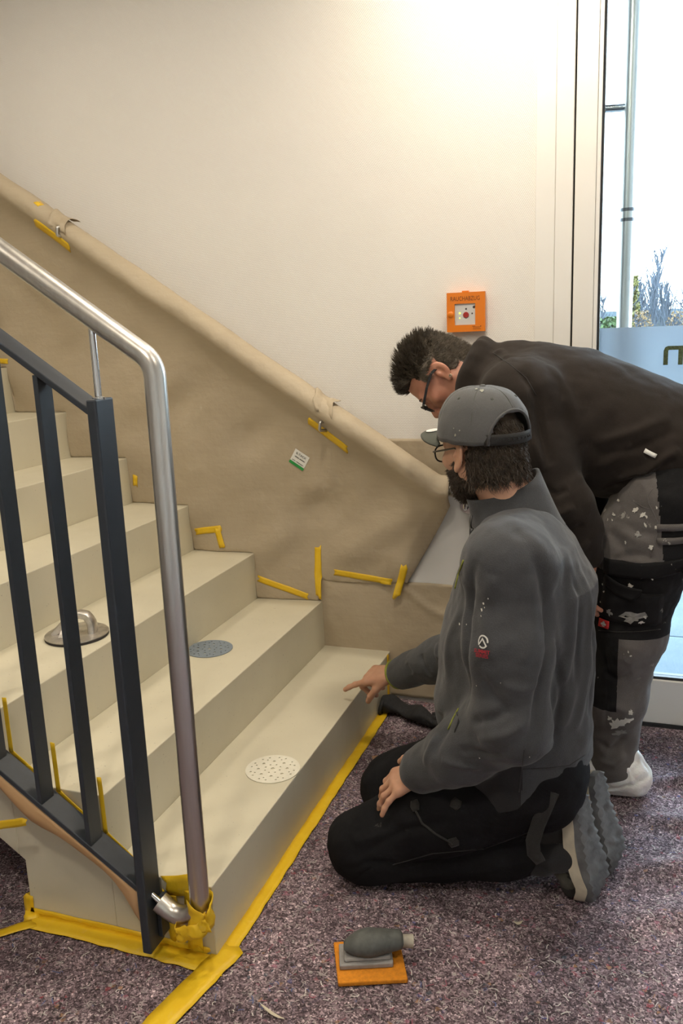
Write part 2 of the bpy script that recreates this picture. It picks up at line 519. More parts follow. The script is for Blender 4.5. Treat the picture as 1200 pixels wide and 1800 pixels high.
# letter cut into the film: a square-shouldered n
x0, zb, zt, s_ = .911, 1.212, 1.270, .0135
L.box((x0, W + .006, zb), (x0 + s_, W + .009, zt - .014)); L.box((x0 + .043, W + .006, zb), (x0 + .043 + s_, W + .009, zt - .012))
L.prism([(x0, zt - .014), (x0 + s_, zt - .014), (x0 + s_ + .003, zt - .012), (x0 + .0565, zt - .012), (x0 + .0565, zt), (x0 + .012, zt), (x0 + .004, zt - .004)], 1, W + .006, W + .009)
obj('film_letter', L, M['letter'], d1)
w1 = bpy.data.objects.new('window_1', None); link(w1, None, (2.3, W, 0.0)); w1['kind'] = 'structure'
obj('frame_post', MB().box((1.71, W - .012, 0), (1.80, W + .08, TOP)), M['frame'], w1)
obj('frame_post', MB().box((2.90, W - .012, 0), (2.99, W + .08, TOP)), M['frame'], w1)
obj('bottom_rail', MB().box((1.80, W - .012, .0), (2.90, W + .08, .17)), M['frame'], w1)
obj('glass_pane', MB().box((1.80, W + .012, .17), (2.90, W + .018, TOP)), M['glass'], w1)
obj('threshold', MB().box((FR2, W - .02, 0), (1.70, W + .1, .011)), M['bolt'], d1)
# long pull bar outside the door leaf, on stand-offs
px = .790
t = thing('door_pull_bar', (px, W + .085, .45), 'long vertical stainless pull bar seen through the door glass', 'door handle')
obj('bar', MB().tube([(px, W + .085, .45), (px, W + .085, 2.5)], .0235, 24), M['steel'], t, smooth='auto')
for z in (.62, 1.99):
    obj('standoff', MB().tube([(FR2 - .01, W + .065, z), (px, W + .085, z)], .012, 14), M['chrome'], t, smooth='auto')
for z in (1.66, 1.69):  # flush dark bands, painted stand-ins for reflections on the bar
    obj('ring', MB().lathe([(.0236, -.005), (.0243, -.005), (.0243, .005), (.0236, .005)], (px, W + .085, z), 20), M['bolt'], t, smooth='auto')


# felt floor covering
def felt_h(x, y):
    x = np.asarray(x, float); y = np.asarray(y, float)
    p = np.stack([x * 4, y * 4, x * 0 + 3], -1)
    h = .005 + .0030 * fbm(p, 2) + .0012 * vnoise(np.stack([x * 30, y * 30, x * 0], -1))
    # loose ripples by the door
    a = np.clip((x - .78) / .25, 0, 1) * np.clip((1.30 - y) / .2, 0, 1)
    rip = 0
    for (ox, oy, sl, w_, am) in ((.9, 1.00, .22, .028, .034), (.95, .80, .16, .035, .026), (.95, .62, .30, .04, .030), (1.0, .40, .25, .04, .024)):
        dd = (y - oy) - sl * (x - ox) + .03 * np.sin(9 * x + oy * 20)
        rip = rip + am * np.exp(-(dd / w_) ** 2)
    return np.maximum(h, .002) + a * rip


def build_felt():
    xs = np.arange(-2.2, 2.92, .018); ys = np.arange(-2.9, W - .022, .018)
    X, Y = np.meshgrid(xs, ys, indexing='ij')
    Z = felt_h(X, Y)
    v = np.stack([X, Y, Z], -1).reshape(-1, 3)
    f = grid_faces(len(xs), len(ys))
    c = v[f].mean(1)
    keep = ~((c[:, 0] < -.0) & (c[:, 0] > -.505) & (c[:, 1] > 0.0))
    f = f[keep]
    o = obj('felt_floor_cover', (v, f), M['felt'], None, loc=(.3, -.4, 0), smooth=True)
    tag(o, 'mottled purple-grey recycled felt sheet laid over the floor', 'floor felt')


build_felt()


def felt_fibres():
    """loose wool fibres lying on the felt"""
    rr = np.random.default_rng(21); n = 16000
    x = rr.uniform(-.75, 1.35, n); y = -1.0 + 2.35 * rr.random(n) ** 1.0
    ok = ~((x < .035) & (x > -.52) & (y > -.06)); x, y = x[ok], y[ok]; n = len(x)
    a = rr.uniform(0, 6.28, n); L = rr.uniform(.003, .011, n); w = rr.uniform(.0005, .0013, n); cv = rr.normal(size=n) * .5
    V = np.zeros((n, 4, 2, 3))
    for k in range(4):
        t = k / 3 - .5; an = a + cv * t * 2
        cx, cy = x + np.cos(an) * L * t * 2, y + np.sin(an) * L * t * 2
        z = felt_h(cx, cy) + .0008 + .0016 * np.sin(math.pi * k / 3) * rr.random(n)
        for q, sg in ((0, -1), (1, 1)):
            V[:, k, q] = np.stack([cx - np.sin(an) * w * sg, cy + np.cos(an) * w * sg, z], 1)
    f = np.concatenate([(np.arange(n) * 8)[:, None] + np.array([[k * 2, k * 2 + 2, k * 2 + 3, k * 2 + 1]]) for k in range(3)])
    c = rr.random(n); idx = np.digitize(c, [.55, .78, .9, .95])
    o = obj('wool_fibres', (V.reshape(-1, 3), f), M['fibre0'], bpy.data.objects['felt_floor_cover'])
    set_fibres = [M['fibre%d' % i] for i in range(1, 5)]
    for m in set_fibres: o.data.materials.append(m)
    o.data.polygons.foreach_set('material_index', np.tile(idx, 3).astype(np.int32))
    o['kind'] = 'stuff'


for _i, _c in enumerate(((.38, .33, .33), (.07, .06, .065), (.66, .62, .59), (.36, .12, .16), (.12, .14, .28))):
    M['fibre%d' % _i] = simple('wool_fibre', _c, .95)
felt_fibres()

# ------------------------------------------------------------------ staircase
NSTEP = 11
st = thing('staircase', (-1.2, .7, 0), 'sand-coloured microcement staircase rising to the left along the wall', 'staircase')


def soffit(x):
    return 0.0 if x > -.5025 else .151 + (-.5025 - x) * (H / T)


for k in range(1, NSTEP + 1):
    xa, xb = -k * T, -(k - 1) * T
    if xa < -.5025 < xb:
        low = [(xa, soffit(xa)), (-.5025, .151), (-.5025, 0), (xb, 0)]
    else:
        low = [(xa, soffit(xa)), (xb, soffit(xb - 1e-6))]
    poly = low + [(xb, k * H), (xa, k * H)]
    obj('step', MB().prism(poly, 1, 0.0, W - .004), M['cement'], st, bevel=.0025)

# ------------------------------------------------------------------ railing
RY = -.040                               # centre plane of the railing
rl = thing('stair_railing', (-.132, RY, 0), 'anthracite steel stair railing with a round brushed steel handrail', 'railing')
SL = .690
PXp = -.134
zt = 1.252                               # top of the newel post
obj('post', MB().prism([(PXp - .011, .034), (PXp + .011, .034), (PXp + .011, zt), (PXp - .011, zt)], 1, RY - .030, RY + .030), M['rail_paint'], rl, bevel=.004)
xe = -1.75
def zr_top(x): return 1.222 + (PXp - x) * SL
def zr_bot(x): return .186 + (PXp - x) * SL
obj('top_rail', MB().hexa((PXp - .008, RY, zr_top(PXp - .008)), (xe, RY, zr_top(xe)), .056, .012), M['rail_paint'], rl, bevel=.002)
obj('bottom_rail', MB().hexa((PXp - .008, RY, zr_bot(PXp - .008)), (xe, RY, zr_bot(xe)), .056, .012), M['rail_paint'], rl, bevel=.002)
for i in range(1, 14):
    bx = PXp - .119 * i
    obj('baluster', MB().box((bx - .012, RY - .026, zr_bot(bx) + .004), (bx + .000, RY + .016, zr_top(bx) - .004)), M['rail_paint'], rl, bevel=.0015)


# round handrail: pitch run, bend, vertical, bend, short return
def bent(points, rad, seg=10):
    P = [np.array(p, float) for p in points]; out = [P[0]]
    for a, b, c in zip(P, P[1:], P[2:]):
        u = (a - b) / np.linalg.norm(a - b); w = (c - b) / np.linalg.norm(c - b)
        ang = math.acos(np.clip(u @ w, -1, 1)); dd = rad / math.tan(ang / 2)
        ctr = b + (u + w) / np.linalg.norm(u + w) * rad / math.sin(ang / 2)
        s0 = b + u * dd - ctr; s1 = b + w * dd - ctr
        om = math.acos(np.clip(s0 @ s1 / rad ** 2, -1, 1))
        for k in range(seg + 1):
            t_ = k / seg
            out.append(ctr + (math.sin((1 - t_) * om) * s0 + math.sin(t_ * om) * s1) / math.sin(om))
    out.append(P[-1]); return out


hy = RY - .002
hx = -.006
ztb = 1.318
hb = .083
path = bent([(xe, hy, ztb + (hx - xe) * SL), (hx, hy, ztb), (hx, hy, hb), (hx - .100, hy, hb + .100 * SL)], .052, 14)
obj('handrail_tube', MB().tube(path, .0212, 28), M['steel'], rl, smooth='auto')
e_ = np.array(path[-1]); dr = np.array([-1, 0, SL]) / math.hypot(1, SL)
obj('return_end_cap', MB().tube([e_ - dr * .014, e_ + dr * .0015], .0222, 28), M['steel'], rl, smooth='auto')
obj('fixing_pin', MB().tube([e_, e_ + dr * .040], .0065, 16), M['chrome'], rl, smooth='auto')
for bx in (PXp, PXp - 1.19):
    zb_ = zt - .002 if bx == PXp else zr_top(bx)
    obj('support_pin', MB().tube([(bx, hy, zb_), (bx, hy, ztb + (hx - bx) * SL - .015)], .007, 16), M['chrome'], rl, smooth='auto')
    obj('pin_collar', MB().lathe([(.0125, 0), (.0125, .004), (.008, .006)], (bx, hy, zb_), 20), M['chrome'], rl, smooth='auto')
# bolt that holds the post to the stair side
obj('anchor_bolt', MB().lathe([(.004, -.01), (.0125, 0), (.0135, .006), (.009, .014), (.003, .016)], (PXp + .070, -.006, .095), 18, (0, -1, 0)), M['bolt'], rl, smooth='auto')
obj('anchor_plate', MB().box((PXp + .012, RY + .005, .055), (PXp + .022, -.002, .15)), M['rail_paint'], rl, bevel=.001)

# ------------------------------------------------------------------ wall handrail wrapped in paper
WY = W - .085
RA = np.array([-2.30, WY, 2.5029]); RB = np.array([.215, WY, .815]); RC = np.array([.36, WY, .805])
RSL = (RA[2] - RB[2]) / (RB[0] - RA[0])


def rail_z(x):
    x = np.asarray(x, float)
    return np.where(x < RB[0], RB[2] + (RB[0] - x) * RSL, RB[2] - (x - RB[0]) * .07)


wh = thing('wall_handrail', (-.2, WY, 1.0), 'steel wall handrail hidden in brown paper, bracket showing beside the bearded man', 'handrail')
obj('rail_tube', MB().tube(bent([RA, RB, RC], .05, 8), .021, 20), M['steel'], wh, smooth='auto')
for bx in (-1.19, -.186, .300):
    z = float(rail_z(bx))
    fz = z - .062
    obj('bracket_rod', MB().tube(bent([(bx, WY, z - .018), (bx, WY, fz), (bx, W, fz)], .02, 6), .0065, 14), M['chrome'], wh, smooth='auto')
    obj('wall_flange', MB().lathe([(.033, 0), (.033, .004), (.030, .007), (.008, .008)], (bx, W - .001, fz), 28, (0, -1, 0)), M['chrome'], wh, smooth='auto')


def step_top(x):
    return np.where(x < 0, np.ceil(-x / T - 1e-9) * H, 0.0)


def sheet_y(x, z, drop):
    """distance of the hanging sheet from the wall: soft bulges, diagonal drag folds"""
    p = np.stack([x * 2.1 + z * .8, z * 2.4 - x * .9, x * 0 + 1.7], -1)
    q = np.stack([(x + z * .75) * 3.2, (z - x * .7) * 9.0, x * 0 + 8.2], -1)
    r = np.stack([x * 9, z * 9, x * 0 + 4.2], -1)
    low = np.clip(drop / .35, 0, 1)
    return np.maximum(.040 + low * (.034 * vnoise(p) + .024 * vnoise(q)) + .008 * vnoise(r) * low, .007)


def build_paper():
    # cross-section: start behind the tube at the wall side, over the top, down the front, hang to the treads
    xs = np.unique(np.concatenate([np.arange(-2.30, .262, .012), [-(k) * T + e for k in range(0, 9) for e in (-.0015, .0015)]]))
    xs = xs[(xs >= -2.30) & (xs <= .262)]
    R0 = .050
    na, nb = 16, 70
    V = []
    rz = rail_z(xs)
    ang = np.linspace(math.radians(-20), math.radians(200), na)        # 0 = towards the wall (+y), 90 = up, 180 = front
    for k, x in enumerate(xs):
        # irregular wrap
        rr = R0 * (1 + .10 * vnoise(np.stack([np.full(na, x * 7), ang * 1.2, np.full(na, .3)], -1)) + .04 * vnoise(np.stack([np.full(na, x * 30), ang * 4, np.full(na, 2.3)], -1)))
        y = WY + rr * np.cos(ang); z = rz[k] + rr * np.sin(ang)
        col = np.stack([np.full(na, x), y, z], 1)
        y1, z1 = y[-1], z[-1]
        # bottom edge
        zb = min(-x * H / T, z1 - .01)
        if x < -.262: zfl = float(step_top(x)) + .002
        elif x < .075: zfl = .452 + .01 * math.sin(x * 9)
        else: zfl = .452 + (x - .075) * (.775 - .452) / (.262 - .075)
        zfl = min(zfl, z1 - .01)
        t_ = np.linspace(0, 1, nb + 1)[1:]
        zz = np.maximum(z1 + (zb - z1) * t_, zfl)
        drop = z1 - zz
        ys = W - sheet_y(np.full(nb, x), zz, drop)
        if x > -.262:                       # flattened by tape near its lower edge
            bl = np.clip((zz - zfl) / .10, 0, 1)
            ys = W - .010 - (W - .010 - ys) * (.25 + .75 * bl)
        bl = np.exp(-(drop / .10) ** 1.1)
        yy = ys * (1 - bl) + y1 * bl
        V.append(np.concatenate([col, np.stack([np.full(nb, x), yy, zz], 1)]))
    V = np.array(V)
    f = grid_faces(len(xs), na + nb)
    o = obj('paper_sheet', (V.reshape(-1, 3), f), M['paper'], None, loc=(-.6, W - .03, .6), smooth=True)
    tag(o, 'large brown masking paper draped over the wall handrail down to the treads', 'masking paper')
    s = o.modifiers.new('solid', 'SOLIDIFY'); s.thickness = .0008; s.offset = 0
    return xs, V


_pxs, _PV = build_paper()
PAPER_BVH = BVHTree.FromPolygons([tuple(p) for p in _PV.reshape(-1, 3)], [tuple(int(i) for i in q) for q in grid_faces(*_PV.shape[:2])])


def flat_sheet(name, x0, x1, z0, z1, amp, seed, label, off=.004, edge=.004):
    nx, nz = int((x1 - x0) / .012) + 2, int((z1 - z0) / .012) + 2
    X, Z = np.meshgrid(np.linspace(x0, x1, nx), np.linspace(z0, z1, nz), indexing='ij')
    n = fbm(np.stack([X * 6, Z * 6, X * 0 + seed], -1), 3)
    rid = np.abs(vnoise(np.stack([(X + Z) * 5, (X - Z) * 3, X * 0 + seed], -1)))
    Y = W - off - amp * np.clip(n * .5 + .5, 0, 1) - amp * .8 * np.exp(-(rid / .12) ** 2)
    Zw = Z + edge * vnoise(np.stack([X * 8, X * 0, X * 0 + seed], -1)) * ((Z - z0) / (z1 - z0))
    o = obj(name, (np.stack([X, Y, Zw], -1).reshape(-1, 3), grid_faces(nx, nz)), M['paper'], None, loc=((x0 + x1) / 2, W - off, z0), smooth=True)
    s = o.modifiers.new('solid', 'SOLIDIFY'); s.thickness = .0008; s.offset = 0
    tag(o, label, 'masking paper'); return o


flat_sheet('paper_sheet', -.275, .505, .006, .458, .013, 3.1, 'low strip of brown paper on the wall foot beside the first step', off=.004)
flat_sheet('paper_sheet', -.10, .505, .835, .980, .004, 7.1, 'narrow brown paper strip on the wall behind the handrail end', off=.002)
p_ = MB().box((-.27, W - .0035, .40), (.512, W - .0005, .90))
o = obj('wall_protection_board', p_, M['white_panel'], None, loc=(.12, W - .002, .40))
tag(o, 'smooth white patch of wall showing below the handrail between the papers', 'wall panel')

# bracket ends that poke through the paper
for (u, v, dx) in ((113, 411, 3), (573, 749, -3)):
    q0 = PY(u + dx, v - 10, W - .09); h_ = PAPER_BVH.ray_cast(Vector((q0[0], .4, q0[2])), Vector((0, 1, 0)))
    yy = (h_[0].y if h_[0] is not None else W - .09)
    obj('bracket_end', MB().tube(bent([(q0[0] + .012, yy + .02, q0[2] - .004), (q0[0], yy - .010, q0[2]), (q0[0] - .004, yy - .010, q0[2] - .030), (q0[0] + .010, yy + .02, q0[2] - .034)], .006, 5), .0058, 12), M['steel'], wh, smooth=True)

# torn paper flaps at the two brackets
for (bx, sd, lab) in ((-1.19, 1.0, 'torn crumpled paper flap at the upper handrail bracket'), (-.186, 2.0, 'torn crumpled paper flap at the lower handrail bracket')):
    z = float(rail_z(bx))
    nu, nv = 12, 14
    U, Vv = np.meshgrid(np.linspace(-1, 1, nu), np.linspace(0, 1, nv), indexing='ij')
    a = math.radians(60) + Vv * math.radians(125)
    rr = .046 + .006 * vnoise(np.stack([U * 2.5, Vv * 4, U * 0 + sd], -1)) + .010 * np.abs(U) ** 2
    wd = .040 * (1 - .25 * Vv) * (1 + .2 * vnoise(np.stack([Vv * 4, U, U * 0 + sd], -1)))
    X = bx + .01 + U * wd - .0 * Vv
    Y = WY + rr * np.cos(a); Z = z + rr * np.sin(a) - (U * wd) * RSL * .8
    o = obj('paper_flap', (np.stack([X, Y, Z], -1).reshape(-1, 3), grid_faces(nu, nv)), M['paper'], None, smooth=True)
    s = o.modifiers.new('solid', 'SOLIDIFY'); s.thickness = .0009
    tag(o, lab, 'paper flap')

# kraft paper strip hanging under the bottom rail
nu, nv = 60, 8
U, Vv = np.meshgrid(np.linspace(0, 1, nu), np.linspace(0, 1, nv), indexing='ij')
X = (PXp - .012) + U * (-1.3)
wob = .012 * vnoise(np.stack([U * 14, U * 0, U * 0 + 5], -1))
dropw = .046 + .085 * (np.exp(-((U - .0) / .035) ** 2)) + .012 * vnoise(np.stack([U * 10, U * 0, U * 0 + 2], -1))
Z = zr_bot(X) - .010 - Vv * dropw
Y = RY - .027 + .020 * Vv * (1 + .5 * np.sin(U * 25)) - .012 * np.sin(Vv * 3.1) + wob * Vv
o = obj('kraft_paper_strip', (np.stack([X, Y, Z], -1).reshape(-1, 3), grid_faces(nu, nv)), M['kraft'], None, smooth=True)
s = o.modifiers.new('solid', 'SOLIDIFY'); s.thickness = .0012
tag(o, 'orange-brown kraft paper strip hanging under the lower railing bar', 'paper strip')


# ------------------------------------------------------------------ yellow tape
def tape_on(fn, a, b, w, label, n=None, bulge=.0, seed=0, jag=.25, cat='tape', part_of=None, group=None):
    """strip of tape from a to b (2d), width w, laid on the surface fn(2d points) -> 3d points"""
    a = np.array(a, float); b = np.array(b, float); d = b - a; Ln = np.linalg.norm(d); d /= Ln; e = np.array([-d[1], d[0]])
    n = n or max(4, int(Ln / .012)); m = 4
    U, Vv = np.meshgrid(np.linspace(0, 1, n), np.linspace(-.5, .5, m), indexing='ij')
    rr = np.random.default_rng(seed + 17)
    je = np.zeros((n, m)); je[0] = rr.uniform(-1, 1, m) * w * jag; je[-1] = rr.uniform(-1, 1, m) * w * jag
    wob = .04 * w * vnoise(np.stack([U * Ln * 30, U * 0 + seed, U * 0], -1))
    Q = a + (U * Ln + je)[..., None] * d + (Vv * w + wob)[..., None] * e
    P = fn(Q.reshape(-1, 2))
    o = obj('masking_tape', (P, grid_faces(n, m)), M['tape'], None, loc=P.mean(0), smooth=True)
    s = o.modifiers.new('solid', 'SOLIDIFY'); s.thickness = .0009; s.offset = 1
    tag(o, label, cat, group); return o


def on_floor(lift=.0035):
    def g(q): return np.stack([q[:, 0], q[:, 1], felt_h(q[:, 0], q[:, 1]) + lift + .0008 * vnoise(np.stack([q[:, 0] * 60, q[:, 1] * 60, q[:, 0] * 0], -1))], 1)
    return g


def on_paper(lift=.0015):
    def g(q):
        out = []
        for x, z in q:
            h = PAPER_BVH.ray_cast(Vector((x, 0.4, z)), Vector((0, 1, 0)))
            y = h[0].y if h[0] is not None and x < .262 else W - .030
            out.append((x, y - lift, z))
        return np.array(out)
    return g


def on_side(lift=.0012):
    def g(q): return np.stack([q[:, 0], np.full(len(q), -lift), q[:, 1]], 1)
    return g


def on_riser(q): return np.stack([np.full(len(q), .0014), q[:, 0], q[:, 1]], 1)


YT = 'yellow masking tape strips'
tape_on(on_floor(.0040), (.017, W - .03), (.017, -.02), .036, 'long yellow tape strip on the floor along the foot of the first riser', n=110)
tape_on(on_floor(.0055), (.022, .03), (-.055, -.36), .062, 'wide yellow tape running from the stair corner to the bottom picture edge', n=26, seed=3)
tape_on(on_floor(.0048), (.03, -.028), (-.50, -.026), .050, 'yellow floor tape along the side of the stair', n=46, seed=4)
tape_on(on_floor(.0056), (-.545, .062), (-.488, -.02), .034, 'short yellow tape at the rear foot corner of the stair', n=8, seed=5)
tape_on(on_floor(.0060), (-.47, -.035), (-.60, -.16), .030, 'yellow tape tail pointing away from the stair foot, left picture edge', n=12, seed=6)
tape_on(on_side(), (-.508, .0), (-.505, .055), .028, 'yellow tape end turned up the rear edge of the stair side', n=6, seed=7)
tape_on(on_side(), (-.50, .012), (-.02, .012), .024, 'thin yellow tape turned up the bottom of the stair side', n=40, seed=8)
# strips on the wall paper (x, z)
tape_on(on_paper(), (-1.284, 1.790), (-1.150, 1.690), .030, 'yellow tape across the upper handrail bracket', seed=9)
tape_on(on_paper(), (-.245, 1.052), (-.108, .948), .028, 'yellow tape across the lower handrail bracket', seed=10)
tape_on(on_paper(), (-.264, .575), (-.268, .378), .026, 'upright yellow tape above the second step end', seed=11)
tape_on(on_paper(), (-.200, .479), (.024, .458), .024, 'level yellow tape joining the paper sheets beside the step', seed=12)
tape_on(on_paper(), (.072, .520), (.036, .402), .026, 'slanting yellow tape at the lower right corner of the draped paper', seed=13, jag=.6)
tape_on(on_paper(), (-.512, .442), (-.310, .374), .024, 'slanting yellow tape on the paper at the third step end', seed=14)
tape_on(on_paper(), (-.758, .616), (-.655, .630), .026, 'level half of the folded yellow tape at the fourth step end', seed=15)
tape_on(on_paper(.0024), (-.668, .634), (-.646, .558), .024, 'hanging half of the folded yellow tape at the fourth step end', seed=16)
tape_on(on_paper(), (-1.012, .79), (-1.006, .83), .02, 'small yellow tape end at the fifth step', seed=17)
tape_on(on_paper(), (-1.280, 1.862), (-1.258, 1.846), .012, 'tiny yellow tape end on top of the wrapped handrail', seed=18)
tape_on(on_paper(), (-1.60, 1.29), (-1.545, 1.285), .02, 'small yellow tape end above the seventh step', seed=19)
# tape lip stuck to the far edge of the bottom rail, with an upright end at each baluster
def on_lip(lift=.0):
    def g(q): return np.stack([q[:, 0], np.full(len(q), RY + .032 + lift), q[:, 1]], 1)
    return g


_up = [((173, 1367), (185, 1465)), ((91, 1306), (102, 1392)), ((6, 1227), (19, 1322))]
_dg = [((183, 1463), (236, 1514)), ((100, 1390), (152, 1439)), ((17, 1320), (68, 1366))]
for i in range(3):
    nm_ = ('first', 'second', 'third')[i]
    a, b = (PY(*q, RY + .03)[[0, 2]] for q in _up[i]); tape_on(on_lip(), a, b, .012, 'upright yellow tape end beside the %s baluster from the post' % nm_, seed=20 + i, jag=.1)
    a, b = (PY(*q, RY + .03)[[0, 2]] for q in _dg[i]); tape_on(on_lip(.0012), a, b, .011, 'sloping yellow tape on the bottom rail below the %s baluster from the post' % nm_, seed=30 + i, jag=.1)
tape_on(on_riser, (W - .045, .0), (W - .040, .178), .026, 'upright yellow tape at the far end of the first riser, behind the pointing hand', seed=36)


# crumpled tape around the foot of the handrail
def crumple(c, pts, w, seed, label, name='crumpled_tape'):
    P = np.array(pts, float); n = 30
    t_ = np.linspace(0, len(P) - 1, n); i = np.minimum(t_.astype(int), len(P) - 2); fr = (t_ - i)[:, None]
    path = P[i] * (1 - fr) + P[i + 1] * fr
    tg = np.gradient(path, axis=0); tg /= np.linalg.norm(tg, axis=1)[:, None] + 1e-9
    out = []
    for k in range(n):
        up = np.array(c[k * len(c) // n], float)
        e = up - tg[k] * (up @ tg[k]); e /= np.linalg.norm(e) + 1e-9
        nrm = np.cross(tg[k], e)
        for s_ in np.linspace(-.5, .5, 5):
            q = path[k] + e * w * s_
            out.append(q + nrm * .006 * float(vnoise(np.array([k * .35 + seed, s_ * 3, seed * 1.0]))) + e * .003 * float(vnoise(np.array([k * .6, s_ * 2 + 9, seed * 1.0]))))
    o = obj(name, (np.array(out), grid_faces(n, 5)), M['tape'], None, smooth=True)
    s = o.modifiers.new('solid', 'SOLIDIFY'); s.thickness = .0010
    tag(o, label, 'tape'); return o


ring = [(hx + .026 * math.cos(a), hy + .026 * math.sin(a), .150 + .012 * math.sin(a * 2)) for a in np.linspace(-2.6, 2.4, 12)]
crumple([(0, 0, 1)], ring, .050, 1, 'crumpled yellow tape cuff wrapped round the foot of the handrail tube')
crumple([(0, 0, 1)], [(hx + .028, hy - .018, .135), (hx - .01, hy - .035, .118), (hx - .045, hy - .030, .105), (hx - .055, hy + .005, .125)], .034, 4, 'crumpled yellow tape lip under the handrail elbow')
for (a, b, w_, sd, lab) in (((-.115, .165), (-.005, .19), .050, 40, 'broad yellow tape on the stair side behind the handrail elbow'),
                            ((-.050, .02), (-.046, .17), .040, 41, 'upright yellow tape on the stair side right of the bolt'),
                            ((-.098, .03), (-.104, .15), .034, 42, 'upright yellow tape on the stair side left of the bolt')):
    def cr(q, sd=sd): return np.stack([q[:, 0], -.004 - .004 * np.abs(vnoise(np.stack([q[:, 0] * 40, q[:, 1] * 40, q[:, 0] * 0 + sd], -1))), q[:, 1]], 1)
    tape_on(cr, a, b, w_, lab, n=14, seed=sd)
a, b = PY(-12, 1452, -.075)[[0, 2]], PY(46, 1444, -.075)[[0, 2]]
tape_on(lambda q: np.stack([q[:, 0], np.full(len(q), -.075), q[:, 1]], 1), a, b, .020, 'yellow tape end holding the kraft strip at the left picture edge', seed=60, jag=.5)
tape_on(on_floor(.006), PZ(1119, 1266, .006)[:2], PZ(1134, 1264, .006)[:2], .012, 'tiny orange-yellow tape end at the door threshold', seed=61, jag=.3)

# ------------------------------------------------------------------ smoke vent call point on the wall
c0 = PY(787, 515, W - .03); c1 = PY(857, 583, W - .03)
bx0, bx1, bz0, bz1 = .236, .362, 1.336, 1.462
t = thing('smoke_vent_call_point', ((bx0 + bx1) / 2, W, bz0), 'orange smoke vent call box with small window on the white wall', 'alarm box')
D0 = W - .033
obj('housing', MB().box((bx0 + .003, W - .018, bz0 + .002), (bx1 - .003, W - .0005, bz1 - .002)), M['orange'], t, bevel=.003)
fr = MB()
wx0, wx1, wz0, wz1 = bx0 + .026, bx1 - .032, bz0 + .022, bz1 - .036
fr.box((bx0, D0, bz0), (wx0, W - .018, bz1)); fr.box((wx1, D0, bz0), (bx1, W - .018, bz1)); fr.box((wx0, D0, bz0), (wx1, W - .018, wz0)); fr.box((wx0, D0, wz1), (wx1, W - .018, bz1))
dr_ = obj('front_door', fr, M['orange'], t)
obj('hinge_tab', MB().box((bx0 + .05, D0 + .003, bz1), (bx0 + .072, W - .012, bz1 + .005)), M['orange'], t, bevel=.001)
obj('face_plate', MB().box((wx0, W - .027, wz0), (wx1, W - .018, wz1)), M['box_face'], t)
obj('window_pane', MB().box((wx0, D0 + .0005, wz0), (wx1, D0 + .0015, wz1)), M['clear'], t)
obj('lock_knob', MB().lathe([(.0095, 0), (.0095, .003), (.008, .004)], (bx0 + .013, D0, (bz0 + bz1) / 2 - .006), 24, (0, -1, 0)), M['orange'], t, smooth='auto')
cx, cz = (wx0 + wx1) / 2 + .003, (wz0 + wz1) / 2
obj('push_button', MB().lathe([(.0095, 0), (.0095, .003), (.008, .0045)], (cx, W - .027, cz - .002), 24, (0, -1, 0)), M['red_button'], t, smooth='auto')
for (dx, dz, mm, r_) in ((-.021, .004, 'yellow_dot', .0032), (-.021, -.012, 'yellow_dot', .002), (0, .017, 'dark_dot', .003), (.020, .002, 'dark_dot', .0026), (.026, .022, 'dark_dot', .0045)):
    obj('indicator', MB().lathe([(r_, 0), (r_ * .8, .002)], (cx + dx, W - .027, cz + dz), 12, (0, -1, 0)), M[mm], t)
EX, EZ = (1, 0, 0), (0, 0, 1)
obj('lettering', place2d(text_mesh('RAUCHABZUG', .0158), ((bx0 + bx1) / 2 - .002, D0 - .0006, bz1 - .0205), EX, EZ, 0, .92, 1.25), M['box_text'], dr_)
# print too small to read: thin bars and a dot
for (dx, dz, w_) in ((-.042, .0165, .010), (-.040, .0135, .024), (-.040, .0080, .026)):
    obj('small_print', MB().box((bx1 + dx, D0 - .0005, bz0 + dz), (bx1 + dx + w_, D0, bz0 + dz + .0011)), M['box_text'], dr_)
obj('small_print', MB().lathe([(.0018, 0), (.0018, .0006)], (bx1 - .014, D0, bz0 + .0165), 12, (0, -1, 0)), M['box_text'], dr_)

# sticker label on the draped paper
lc = np.array([-.312, .903])
an = math.radians(-33); e1_ = np.array([math.cos(an), math.sin(an)]); e2_ = np.array([-math.sin(an), math.cos(an)])
def lay(vf, lift):
    q = np.array([lc + e1_ * p[0] + e2_ * p[1] for p in vf[0]])
    P = on_paper(lift)(q); return P, vf[1]
def quad_grid(w, h, cy, n=6):
    X, Y = np.meshgrid(np.linspace(-w / 2, w / 2, n), np.linspace(cy - h / 2, cy + h / 2, n), indexing='ij')
    return np.stack([X, Y], -1).reshape(-1, 2), [tuple(int(i) for i in q) for q in grid_faces(n, n)]
P0 = on_paper(.002)(lc[None])[0]
t = thing('paper_label', (P0[0], P0[1], P0[2] - .03), 'small white and green printed label on the brown paper', 'label')
cd = obj('card', lay(quad_grid(.062, .060, 0), .0025), M['label_white'], t)
obj('green_band', lay(quad_grid(.062, .011, -.0245), .0034), M['label_green'], cd)
tv, tf = text_mesh('B-TACK', .0125)
obj('lettering', lay((tv + np.array([0, .017]), tf), .0036), M['ink'], cd)
for (cx_, cy_, w_, h_) in ((-.012, .0035, .018, .0028), (.011, .0035, .022, .0028), (-.018, -.0125, .013, .0018), (.009, -.0125, .030, .0018)):
    q = quad_grid(w_, h_, cy_, 4); obj('small_print', lay((q[0] + np.array([cx_, 0]), q[1]), .0036), M['ink'], cd)


